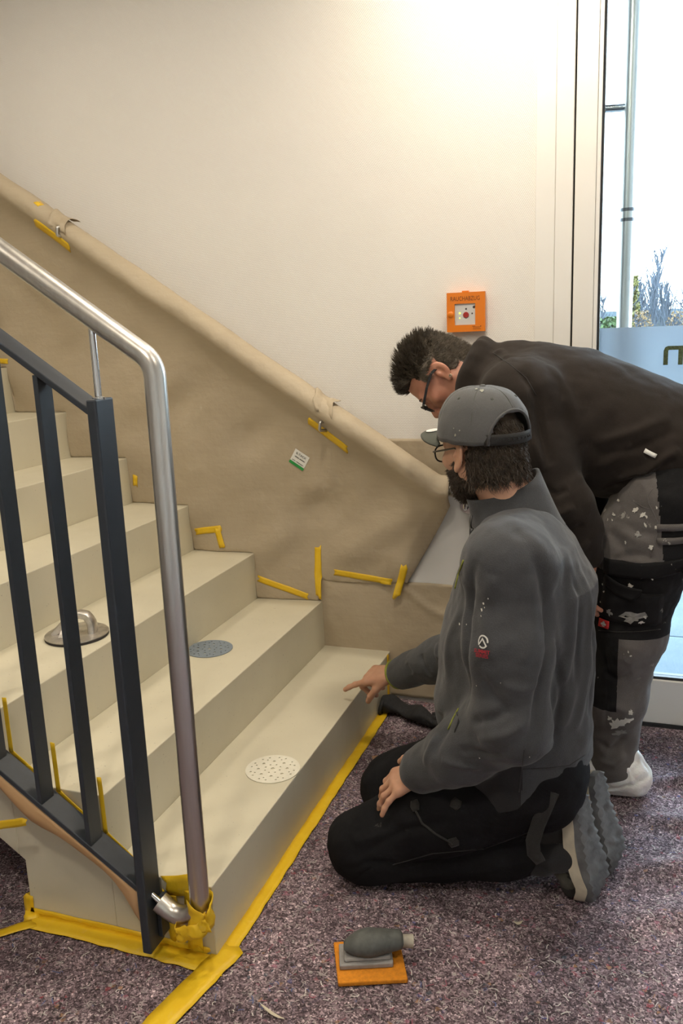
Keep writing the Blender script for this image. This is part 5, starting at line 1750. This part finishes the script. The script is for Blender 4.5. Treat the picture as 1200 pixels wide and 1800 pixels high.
    def rim(sd):
        c = ho + hf * .106 + hl * sd * .033 - hu * .014
        return [c + hl * .0245 * np.sign(math.cos(a)) * abs(math.cos(a)) ** .8 + hu * .0195 * np.sign(math.sin(a)) * abs(math.sin(a)) ** .8 for a in np.linspace(0, 2 * math.pi, 29)]
    for sd in (-1, 1):
        rp_ = rim(sd); obj('rim', MB().tube(rp_, .0020, 8), M['black_plastic'], g, smooth=True)
        c = np.mean(rp_[:-1], 0); obj('lens', (np.array([c] + rp_[:-1]), [(0, 1 + k, 1 + (k + 1) % 28) for k in range(28)]), M['clear'], g)
        h_ = ho + hf * .104 + hl * sd * .060 - hu * .006
        obj('temple', MB().tube([h_, h_ + hl * sd * .012 - hf * .012, ho + hf * .0 + hl * sd * .081 - hu * .000, ho - hf * .020 + hl * sd * .083 - hu * .004], .0021, 8), M['black_plastic'], g, smooth=True)
    obj('bridge', MB().tube([ho + hf * .107 + hl * .011 - hu * .010, ho + hf * .112 - hu * .007, ho + hf * .107 - hl * .011 - hu * .010], .0018, 8), M['black_plastic'], g, smooth=True)


def nrm_rows(a): return a / (np.linalg.norm(a, axis=1)[:, None] + 1e-12)


def thing_child(name, parent, loc):
    o = bpy.data.objects.new(name, None); o.empty_display_size = .03
    link(o, parent, loc); return o


kneeling_man()


# ------------------------------------------------------------------ bending man in the black sweatshirt
def bending_man():
    A3 = lambda *q: np.array(q, float)
    YC = 1.05
    pel, nkb = A3(.95, YC, .91), A3(.405, YC, 1.195)
    lsh, lel, lwr = A3(.545, .865, 1.160), A3(.662, .805, .885), PY(1030, 985, .845)
    rsh, rel, rwr = A3(.545, 1.235, 1.160), A3(.665, 1.30, .885), A3(.735, 1.25, .700)
    lhip, lkn, lan = A3(.945, .96, .885), PY(1103, 1112, .945), PY(1073, 1345, .95)
    rhip, rkn, ran = A3(.945, 1.14, .885), A3(.79, 1.165, .50), A3(.72, 1.165, .09)
    hu = nrm((-.93, -.08, .35)); hf0 = A3(-.36, -.10, -.93); hf = nrm(hf0 - hu * (hf0 @ hu)); hl = np.cross(hu, hf)
    ho = PY(768, 655, YC)
    root = thing('person', (.85, 1.0, 0), 'bending man in black sweatshirt and paint-splashed work trousers, wearing glasses', 'person')
    up = nrm((.42, 0, .9))
    # ---- body
    b = Solid()
    b.loft([pel, A3(.80, YC, 1.0), A3(.62, YC, 1.10), A3(.50, YC, 1.165)], [.12, .135, .125, .08], [.16, .165, .18, .14], up, ke=.05)
    head_solid(b, ho, hf, hl, hu, nkb, .058)
    b.cone(nkb, A3(.52, YC, 1.15), .066, .09, .04)
    for sh, el, wr in ((lsh, lel, lwr), (rsh, rel, rwr)):
        b.chain([A3(.53, YC, 1.15), sh, el, wr], [.07, .058, .044, .030])
    for hp_, kn, an in ((lhip, lkn, lan), (rhip, rkn, ran)):
        b.chain([pel, hp_, kn, an], [.11, .095, .058, .040]); b.chain([an + A3(.02, 0, -.03), an + A3(-.17, -.01, -.045)], [.036, .026])
    dL = nrm((-.10, .03, -.99)); nL = nrm(A3(-.75, -.62, -.08)); nL = nrm(nL - dL * (nL @ dL)); aL = np.cross(dL, nL)
    hand_solid(b, lwr, dL, nL, aL, [(.35, .5, .3), (.3, .45, .3), (.3, .45, .3), (.3, .5, .3)])
    dR = nrm((.10, -.06, -.99)); nR = nrm(A3(-.8, .55, -.08)); nR = nrm(nR - dR * (nR @ dR)); aR = np.cross(nR, dR)
    hand_solid(b, rwr, dR, nR, aR, [(.35, .5, .3), (.3, .45, .3), (.3, .45, .3), (.3, .5, .3)])
    sb = Skin(b.mesh(.003))
    fc = sb.V[sb.F].mean(1) - ho
    cf, cl, cu = fc @ hf, fc @ hl, fc @ hu
    near = np.linalg.norm(fc, axis=1) < .15
    ear = (np.abs(cl) > .0735) & (np.abs(cf + .014) < .027) & (cu < .018) & (cu > -.06)
    line = .068 - .045 * np.clip((cf - .03) / .05, 0, 1) * 0
    scalp = near & ~ear & ((cu > .058) & (cf < .075) | (cf < .035) & (cu > .004) | (cf < -.020) & (cu > -.055) | (cf < -.055) & (cu > -.085)) & (cu > -.085)
    side = scalp & ((np.abs(cl) > .052) | (cf < -.05)) & (cu < .085)
    top = scalp & (cu > .034)
    stub = near & (cf > .02) & (cu < -.055) & (cu > -.15)
    body = obj('body', (sb.V, sb.F), M['ruddy_skin'], root, smooth=True)
    set_slots(body, [M['ruddy_skin'], M['grey_brown_hair']], np.where(scalp, 1, 0))
    hp, hn = scatter(sb.V, sb.F, side, 7000, 13)
    strands('short_hair', hp, nrm_rows(-hu * .55 - hf * .55 + hn * .55), .014, .00055, M['grey_brown_hair'], root, jitter=.25, seed=14, seg=4)
    tp, tn = scatter(sb.V, sb.F, top, 4200, 15)
    q = (tp - ho); tfz = q @ hf; tuz = q @ hu
    ln = (.024 + .024 * np.clip((tfz + .06) / .13, 0, 1)) * np.clip((tuz - .02) / .06, .35, 1)
    strands('top_hair', tp, nrm_rows(tn * .80 + hf * .10 + hu * .20), ln, .0012, M['black_hair'], root, bend=np.tile(-hf * .55, (len(tp), 1)), jitter=.12, seed=16, seg=6, clump=130, pull=.7)
    # quiff tufts over the forehead
    fr = top & (cf > .035)
    tp, tn = scatter(sb.V, sb.F, fr, 1300, 17)
    strands('quiff', tp, nrm_rows(tn * .55 + hf * .65 + hu * .15), .042, .0012, M['black_hair'], root, bend=np.tile(hu * .1 - hf * .35, (len(tp), 1)), jitter=.10, seed=18, seg=6, clump=60, pull=.7)
    eb = MB()
    for sd in (-1, 1):
        for k in range(26):
            t = k / 25; p = ho + hf * (.094 - .010 * t * t) + hl * sd * (.014 + .036 * t) + hu * (.010 + .004 * math.sin(t * 3.1))
            eb.tube([p, p + nrm(hl * sd * .8 + hu * .3 + hf * .2) * .009], [.0009, .0003], 4)
    o = obj('eyebrows', eb, M['dark_hair'], root)
    o['kind'] = 'stuff'
    # earring
    ep = ho - hf * .008 + hl * .0905 - hu * .0485
    obj('earring', MB().tube([ep + hf * .0035 * math.cos(a) + hu * .0035 * math.sin(a) for a in np.linspace(0, 2 * math.pi, 13)], .0013, 6), M['gold'], root, smooth=True)
    # ---- glasses
    g = thing_child('glasses', root, ho)
    for sd in (-1, 1):
        c = ho + hf * .108 + hl * sd * .034 - hu * .014
        rp_ = [c + hl * .0260 * np.sign(math.cos(a)) * abs(math.cos(a)) ** .6 + hu * .0185 * np.sign(math.sin(a)) * abs(math.sin(a)) ** .6 for a in np.linspace(0, 2 * math.pi, 33)]
        obj('rim', MB().tube(rp_, .0024, 8), M['black_plastic'], g, smooth=True)
        obj('lens', (np.array([c] + rp_[:-1]), [(0, 1 + k, 1 + (k + 1) % 32) for k in range(32)]), M['clear'], g)
        h_ = ho + hf * .106 + hl * sd * .064 - hu * .004
        pth = [h_, h_ + hl * sd * .012 - hf * .010 + hu * .001, ho + hf * .045 + hl * sd * .084 + hu * .004, ho + hf * .004 + hl * sd * .084 + hu * .006, ho - hf * .018 + hl * sd * .082 - hu * .006]
        tv = MB()
        P_ = np.array(pth)
        for a_, b_ in zip(P_, P_[1:]): tv.hexa(a_, b_, .0075, .003, hu)
        obj('temple', tv, M['black_plastic'], g, bevel=.001)
    obj('bridge', MB().tube([ho + hf * .109 + hl * .010 - hu * .008, ho + hf * .115 - hu * .005, ho + hf * .109 - hl * .010 - hu * .008], .0022, 8), M['black_plastic'], g, smooth=True)

    # ---- trousers
    t = Solid()
    t.ell(pel + A3(.03, 0, .0), (.165, .20, .15), None, .05)
    th = PY(1128, 965, .945); cf_ = PY(1083, 1225, .95)
    t.chain([lhip + A3(-.005, 0, 0), th, lkn, cf_, lan + A3(0, 0, .0)], [.150, .126, .096, .078, .068], .04)
    t.cone(lan, lan + A3(-.01, 0, -.015), .068, .066, .02)
    t.chain([rhip, (rhip + rkn) / 2, rkn, (rkn + ran) / 2, ran], [.150, .125, .098, .084, .074], .04)
    t.cut(A3(lan[0], 0, .066), (.25, 0, -1), .008)
    sk = Skin(t.mesh(.004)).rough(11, .006).rough(33, .0022)
    sk.folds([([(1060, 1180), (1085, 1195), (1110, 1185)], .012, -.006), ([(1050, 1255), (1080, 1240), (1115, 1255)], .012, .006), ([(1045, 1300), (1075, 1320), (1100, 1290)], .012, -.009), ([(1050, 1335), (1080, 1345), (1100, 1325)], .010, .007),
              ([(1062, 1120), (1068, 1220), (1060, 1320)], .006, -.004), ([(1060, 900), (1100, 940), (1150, 960)], .014, .007), ([(1075, 985), (1120, 975), (1160, 985)], .012, -.007), ([(1070, 930), (1110, 985)], .012, -.006), ([(1060, 1060), (1100, 1050), (1150, 1060)], .012, .006)])
    V, F = sk.V, sk.F
    fcw = V[F].mean(1)
    lq = (fcw - CAM_C) @ CAM_R; pu = 600 + CAM_F * lq[:, 0] / -lq[:, 2]; pv = 900 + CAM_F * lq[:, 1] / lq[:, 2]
    # panels by height on the legs; dark inset on the outer hip and along the front of the shin
    zz = fcw[:, 2]
    dark = ((zz < .705) & (zz > .515)) | ((zz > .705) & (fcw[:, 0] > .925 - (zz - .7) * .12) & (fcw[:, 1] < 1.05)) | ((zz < .515) & (zz > .29) & (fcw[:, 0] < .815 - .0 * zz) & (fcw[:, 1] < 1.05))
    tr = obj('trousers', (V, F), M['grey_work_cloth'], root, smooth=True)
    set_slots(tr, [M['grey_work_cloth'], M['black_work_cloth']], dark.astype(int))
    cloth_panel('pocket_flap', sk.decal(grid2d(.205, .042, 14, 6, lambda x, y: (x, y + .012 * math.sin(x * 9))), 1133, 1003, .06, .006), M['black_work_cloth'], tr, .003)
    cloth_panel('pocket_flap', sk.decal(grid2d(.100, .038, 10, 6, lambda x, y: (x * (1 - .2 * (y < 0) * abs(y) / .02), y - .01 * math.cos(x * 20))), 1093, 1030, -.10, .008), M['black_work_cloth'], tr, .003)
    cloth_panel('cargo_pocket', sk.decal(grid2d(.155, .100, 14, 10, lambda x, y: (x, y)), 1106, 1068, .03, .004), M['black_work_cloth'], tr, .002)
    for (v_, an) in ((927, .10), (950, .14)):
        cloth_panel('belt_loop_strap', sk.decal(grid2d(.085, .018, 8, 3), 1186, v_, an, .004), M['grey_work_cloth'], tr, .003)
    # curved hip pocket and seams
    obj('pocket_seam', sk.line([(1104, 864), (1112, 880), (1130, 892), (1146, 896)], .0010, 6, .0005), M['grey_work_cloth'], tr, smooth=True)
    obj('pocket_seam', sk.line([(1146, 860), (1138, 872), (1140, 886), (1150, 905), (1158, 925), (1150, 960), (1143, 980)], .0010, 6, .0005), M['grey_work_cloth'], tr, smooth=True)
    obj('knee_seam', sk.line([(1052, 1108), (1085, 1111), (1125, 1110), (1160, 1106)], .0014, 6, .0006), M['black_web'], tr, smooth=True)
    # red woven tags, one with a white three-lobed emblem
    cloth_panel('red_tag', sk.decal(grid2d(.030, .024, 4, 4), 1064, 1095, -.12, .010), M['red_tag'], tr, .001)
    em = [disc2d(.0034, 12, 0, 0, .0040), disc2d(.0034, 12, 0, -.0042, -.0010), disc2d(.0034, 12, 0, .0042, -.0010), (np.array([(-.001, -.007), (.001, -.007), (.001, .002), (-.001, .002)]), [(0, 1, 2, 3)]), (np.array([(-.004, -.008), (.004, -.008), (.004, -.0065), (-.004, -.0065)]), [(0, 1, 2, 3)])]
    obj('tag_emblem', merge([sk.decal(e, 1064, 1095, -.12, .0112) for e in em]), M['print_white'], tr)
    # paint on the trousers
    for i, (u, v, r_, asp, mm) in enumerate(((1082, 1272, .017, 1.0, 'splat'), (1100, 1266, .010, 1.5, 'splat'), (1072, 1262, .006, 1, 'splat'), (1108, 1252, .008, .7, 'splat'), (1090, 1286, .010, 1.8, 'splat_grey'), (1112, 1084, .017, 1.6, 'splat_grey'), (1072, 1075, .009, .8, 'splat_grey'), (1132, 1082, .005, .8, 'splat'), (1104, 1145, .004, .4, 'splat'), (1108, 1152, .003, 1, 'splat'),
                                    (1080, 905, .006, .6, 'splat'), (1088, 880, .006, .5, 'splat'), (1118, 897, .006, 1.3, 'splat'), (1130, 905, .006, 1.3, 'splat'), (1136, 908, .005, .5, 'splat'), (1134, 923, .006, .6, 'splat'), (1154, 892, .004, .4, 'splat'), (1153, 927, .005, .9, 'splat'), (1143, 962, .005, 1.2, 'splat'), (1100, 953, .004, .6, 'splat'), (1077, 915, .004, .5, 'splat'), (1120, 940, .008, 1, 'splat_grey'), (1108, 1027, .007, 1, 'splat'), (1062, 1026, .004, .6, 'splat'), (1145, 1015, .004, .5, 'splat'), (1126, 1092, .004, 1.6, 'splat'), (1064, 1040, .003, 1, 'splat'), (1058, 1057, .003, .6, 'splat'))):
        obj('paint_splash', sk.decal(blob2d(r_, 50 + i, 16, asp), u, v, .4, .0065 if 1010 < v < 1050 or v > 1000 and v < 1100 else .003), M[mm], tr)

    # ---- sweatshirt
    j = Solid()
    C = lambda u, v: PY(u, v, YC)
    j.loft([C(1245, 800), C(1165, 780), C(1070, 758), C(990, 727), C(915, 690), C(868, 672)], [.150, .166, .190, .192, .150, .108], [.195, .205, .21, .225, .215, .13], up, ke=.03)
    # hem cut and underside
    h0 = PY(1040, 880, YC); h1 = PY(1200, 836, YC); hd = nrm(h1 - h0); hn = nrm(np.cross(hd, A3(0, 1, 0)));  hn = hn if hn[2] < 0 else -hn
    j.cut(h0, hn, .010)
    j.chain([A3(.56, .95, 1.155), lsh, (lsh + lel) / 2 + A3(-.01, 0, 0), lel], [.10, .100, .085, .076], .05)
    j.chain([lel, (lel + lwr) / 2, lwr + A3(-.004, 0, .02)], [.076, .068, .052], .03)
    j.chain([A3(.56, 1.15, 1.155), rsh, (rsh + rel) / 2, rel], [.10, .100, .085, .076], .05)
    j.chain([rel, (rel + rwr) / 2, rwr + A3(-.004, 0, .02)], [.076, .068, .052], .03)
    # bunched hood round the neck
    hc_ = (C(838, 652))
    nax = nrm(nkb - ho); s1_ = nrm(np.cross(nax, A3(0, 1, 0))); s2_ = np.cross(nax, s1_)
    ring = [hc_ + s1_ * .075 * math.cos(a) + s2_ * .080 * math.sin(a) for a in np.linspace(0, 2 * math.pi, 13)]
    j.chain(ring, [.022] * 13, .02)
    j.cone(C(862, 640), C(905, 632), .05, .05, .04)
    j.cone(C(852, 668) + A3(0, -.03, 0), C(900, 690) + A3(0, -.06, 0), .075, .11, .04)
    j.cone(C(852, 668) + A3(0, .03, 0), C(900, 690) + A3(0, .06, 0), .075, .11, .04)
    js = Skin(j.mesh(.0038)).rough(8, .006).rough(22, .0022)
    js.folds([([(888, 628), (920, 660), (945, 700), (950, 760), (965, 820)], .014, -.016), ([(860, 625), (880, 615), (905, 635)], .010, .006),
              ([(960, 640), (1000, 700), (1020, 780)], .018, .007), ([(1180, 735), (1100, 765), (1040, 778)], .014, .008), ([(1190, 755), (1120, 790), (1050, 800)], .012, -.007), ([(1195, 790), (1150, 815), (1120, 845)], .012, .012),
              ([(1185, 805), (1140, 832), (1095, 868)], .010, -.010), ([(1080, 845), (1120, 830), (1180, 815)], .012, .008), ([(1060, 860), (1100, 845), (1150, 830)], .008, -.006), ([(1000, 850), (1060, 820), (1110, 780)], .014, .006),
              ([(945, 850), (975, 870), (1000, 860)], .010, -.007), ([(955, 890), (985, 905), (1010, 890)], .010, .007), ([(980, 930), (1005, 935), (1025, 920)], .010, -.006), ([(1000, 960), (1020, 965), (1035, 950)], .009, .005),
              ([(930, 720), (940, 780), (955, 830)], .012, .007)])
    sw = obj('sweatshirt', (js.V, js.F), M['brown_black_jersey'], root, smooth=True)
    obj('shoulder_seam', js.line([(866, 620), (895, 640), (925, 665), (942, 695)], .0012, 5, .0004), M['black_web'], sw, smooth=True)
    cloth_panel('white_tab', js.decal(grid2d(.032, .011, 5, 3), 1143, 797, -.42, .004), M['label_white'], sw, .003)
    cloth_panel('red_tab', js.decal(grid2d(.020, .016, 4, 3), 1136, 855, .05, .006), M['red_tag'], sw, .002)

    # ---- white shoe covers over the shoes
    for k, an in enumerate((A3(lan[0] + .0, lan[1], 0), A3(ran[0], ran[1], 0))):
        c = Solid(); z0 = float(felt_h(an[0], an[1]))
        c.chain([an + A3(.055, 0, .052), an + A3(-.05, 0, .055), an + A3(-.17, -.01, .045)], [.058, .062, .05], .03)
        c.cone(an + A3(.02, 0, .07), an + A3(.01, 0, .125), .060, .062, .03)
        c.cone(an + A3(.070, -.005, .035), an + A3(.080, -.01, .065), .034, .026, .02)
        c.cone(an + A3(.055, -.01, .07), an + A3(.060, -.01, .125), .040, .020, .02)
        c.cut((0, 0, z0 + .002), (0, 0, -1), .006)
        cs = Skin(c.mesh(.004)); cs.V = cs.V + cs.N * (.011 * np.abs(fbm(cs.V * 20, 2)) - .002)[:, None] * (cs.V[:, 2] > z0 + .012)[:, None]
        cs.N = vert_normals(cs.V, cs.F); cs.tree()
        if k == 0: cs.folds([([(1062, 1375), (1095, 1360), (1120, 1340)], .005, .005), ([(1058, 1390), (1090, 1385), (1120, 1372)], .005, -.004), ([(1100, 1345), (1112, 1380)], .005, .004)])
        obj('shoe_cover', (cs.V, cs.F), M['cover'], root, smooth=True)


bending_man()

# ------------------------------------------------------------------ outdoors
o = obj('paving_bed', MB().box((-6, W + .26, -.10), (14, 11, -.045)), M['paving_base'], None); o['kind'] = 'structure'
g_ = obj('lawn', MB().box((-40, 11, -.12), (60, 70, -.05)), M['grass'], None); g_['kind'] = 'structure'
pv = thing('paving', (1.5, W + 1.5, -.045), 'wet blue-grey stone slabs outside the glass door', 'paving')
slab_me = None
rs = random.Random(3)
for i in range(14):
    for j in range(9):
        x = -.9 + i * .403 + (j % 2) * .2; y = W + .28 + j * .603
        if slab_me is None:
            o = obj('slab', MB().box((x, y, -.045), (x + .397, y + .597, 0)), M['paving'], pv, loc=(x, y, -.045), bevel=.004); slab_me = o
        else:
            o = slab_me.copy(); COL.objects.link(o); o.parent = pv
            o.location = Vector((x - 1.5, y - (W + 1.5), rs.uniform(-.003, .001)))
for k, (x, y) in enumerate(((1.28, 2.15), (1.36, 1.98), (1.20, 2.6))):
    n = 7; u = np.linspace(-1, 1, n); s_ = .045
    P0 = np.stack([u * s_, np.sqrt(np.clip(1 - u ** 2, .02, 1)) * s_ * .6, .004 + .008 * u ** 2], 1); P1 = P0 * np.array([1, -1, 1])
    V = np.concatenate([P0, P1]) + np.array([x, y, .004])
    o = obj('fallen_leaf', (V, [(i, i + n, i + n + 1, i + 1) for i in range(n - 1)]), M['leaf'], None)
    so = o.modifiers.new('solid', 'SOLIDIFY'); so.thickness = .002
    tag(o, ('broad', 'curled', 'farthest')[k] + ' brown leaf fallen on the wet slabs outside', 'leaf')

# low flat-roofed building on the far side
FB = 46.0
b = thing('flat_roof_building', PY(1130, 575, FB) * np.array([1, 1, 0]), 'long low grey flat-roofed building behind the bare trees', 'building')
xa = PY(1040, 560, FB)[0] - 14; xb = PY(1220, 560, FB)[0] + 30; zt_ = PY(1130, 545, FB)[2]; zm = PY(1130, 556, FB)[2]
obj('wall', MB().box((xa, FB, -.1), (xb, FB + 8, zm)), M['far_wall2'], b)
obj('parapet', MB().box((xa - .2, FB - .3, zm), (xb, FB + 8.2, zt_)), M['far_wall'], b)
for k in range(26):
    x = xa + 1 + k * 1.7
    obj('cladding_panel', MB().box((x, FB - .06, .2), (x + 1.55, FB, zm - .05)), M['far_wall2'], b)


def bare_tree(u, vtop, Y, seed, label, spread=.32, lean=0, fol=None):
    r = random.Random(seed)
    base = PY(u, 600, Y); base[2] = -.05
    top = PY(u + lean, vtop, Y)[2]
    Ht = top + .05
    mb = MB()

    def limb(p, d, ln, r0, r1, n=4):
        pts = [p]; q = p.copy(); dd = nrm(d)
        for _ in range(n):
            dd = nrm(dd + np.array([r.uniform(-.10, .10), r.uniform(-.10, .10), .06])); q = q + dd * ln / n; pts.append(q.copy())
        mb.tube(pts, np.linspace(r0, r1, n + 1), 4, caps=False); return pts

    trunk = limb(base.copy(), np.array([0, 0, 1.0]), Ht * .97, .030 + .012 * Ht, .018, 10)
    for i in range(1, 11):
        for _ in range(3):
            a = r.uniform(0, 6.28); dv = np.array([math.cos(a) * spread * 2, math.sin(a) * spread * 2, r.uniform(.9, 1.6)])
            ln = Ht * (.50 - .038 * i) * r.uniform(.7, 1.1)
            pts = limb(trunk[min(i, 9)].copy(), dv, ln, .030, .016)
            for _ in range(4):
                a = r.uniform(0, 6.28)
                limb(pts[r.randint(1, 4)].copy(), np.array([math.cos(a) * .6, math.sin(a) * .6, r.uniform(.7, 1.5)]), ln * r.uniform(.3, .55), .017, .010, 3)
    v = np.array(mb.v); v[:, 2] = -.05 + (v[:, 2] + .05) * Ht / (v[:, 2].max() + .05)
    t = thing('bare_tree' if not fol else 'leafy_tree', base, label, 'tree')
    obj('branches', (v, mb.f), M['bark'], t)
    if fol:
        rr = np.random.default_rng(seed); L = []; F = []
        n = fol[1]
        h = rr.uniform(.25, 1.0, n); rad = Ht * fol[2] * np.sqrt(rr.random(n)) * (1.05 - h * .75); a = rr.uniform(0, 6.28, n)
        C_ = np.stack([base[0] + rad * np.cos(a), base[1] + rad * np.sin(a), h * Ht], 1)
        for c in C_:
            d1_ = rr.normal(size=3); d1_ /= np.linalg.norm(d1_); d2_ = np.cross(d1_, rr.normal(size=3)); d2_ /= np.linalg.norm(d2_)
            s_ = .035 * Ht * rr.uniform(.5, 1.2); k = len(L)
            L += [c - d1_ * s_, c + d2_ * s_ * .5, c + d1_ * s_, c - d2_ * s_ * .5]; F.append((k, k + 1, k + 2, k + 3))
        obj('foliage', (np.array(L), F), M[fol[0]], t)


bare_tree(1058, 512, 36, 1, 'small bare tree left of the pull bar outside', .40)
bare_tree(1140, 425, 34, 2, 'tallest slender bare tree right of the pull bar outside', .16)
bare_tree(1130, 478, 36, 12, 'slim bare tree left of the tallest one outside', .16)
bare_tree(1152, 474, 38, 3, 'slim bare tree right of the tallest one outside', .18)
bare_tree(1165, 490, 37, 4, 'bare tree in the middle of the row outside', .18)
bare_tree(1176, 486, 36, 14, 'bare tree second from the right picture edge outside', .18)
bare_tree(1200, 464, 33, 5, 'broad bare tree at the right picture edge outside', .36)
bare_tree(1122, 506, 39, 6, 'low bare tree close beside the yellow-leaved tree', .22)
bare_tree(1109, 488, 33, 7, 'yellow-green leaved tree beside the pull bar outside', .18, fol=('yellow_foliage', 1500, .16))
bare_tree(1126, 548, 31, 8, 'low rust-brown leaved tree below the bare trees', .30, fol=('rust_foliage', 500, .5))
bare_tree(1190, 550, 31, 9, 'low brown shrub at the right picture edge outside', .35, fol=('rust_foliage', 400, .6))
# clipped hedge low at the left
hc = PY(1062, 571, 30); rr = np.random.default_rng(2); L = []; F = []
for _ in range(1500):
    c = np.array([hc[0] + rr.uniform(-1.2, .6), 30 + rr.uniform(-.3, .3), rr.uniform(0, hc[2] + .25)])
    d1_ = rr.normal(size=3); d1_ /= np.linalg.norm(d1_); d2_ = np.cross(d1_, rr.normal(size=3)); d2_ /= np.linalg.norm(d2_); k = len(L)
    L += [c - d1_ * .09, c + d2_ * .06, c + d1_ * .09, c - d2_ * .06]; F.append((k, k + 1, k + 2, k + 3))
o = obj('hedge', (np.array(L), F), M['hedge'], None); tag(o, 'low green hedge outside beside the door gasket', 'hedge')
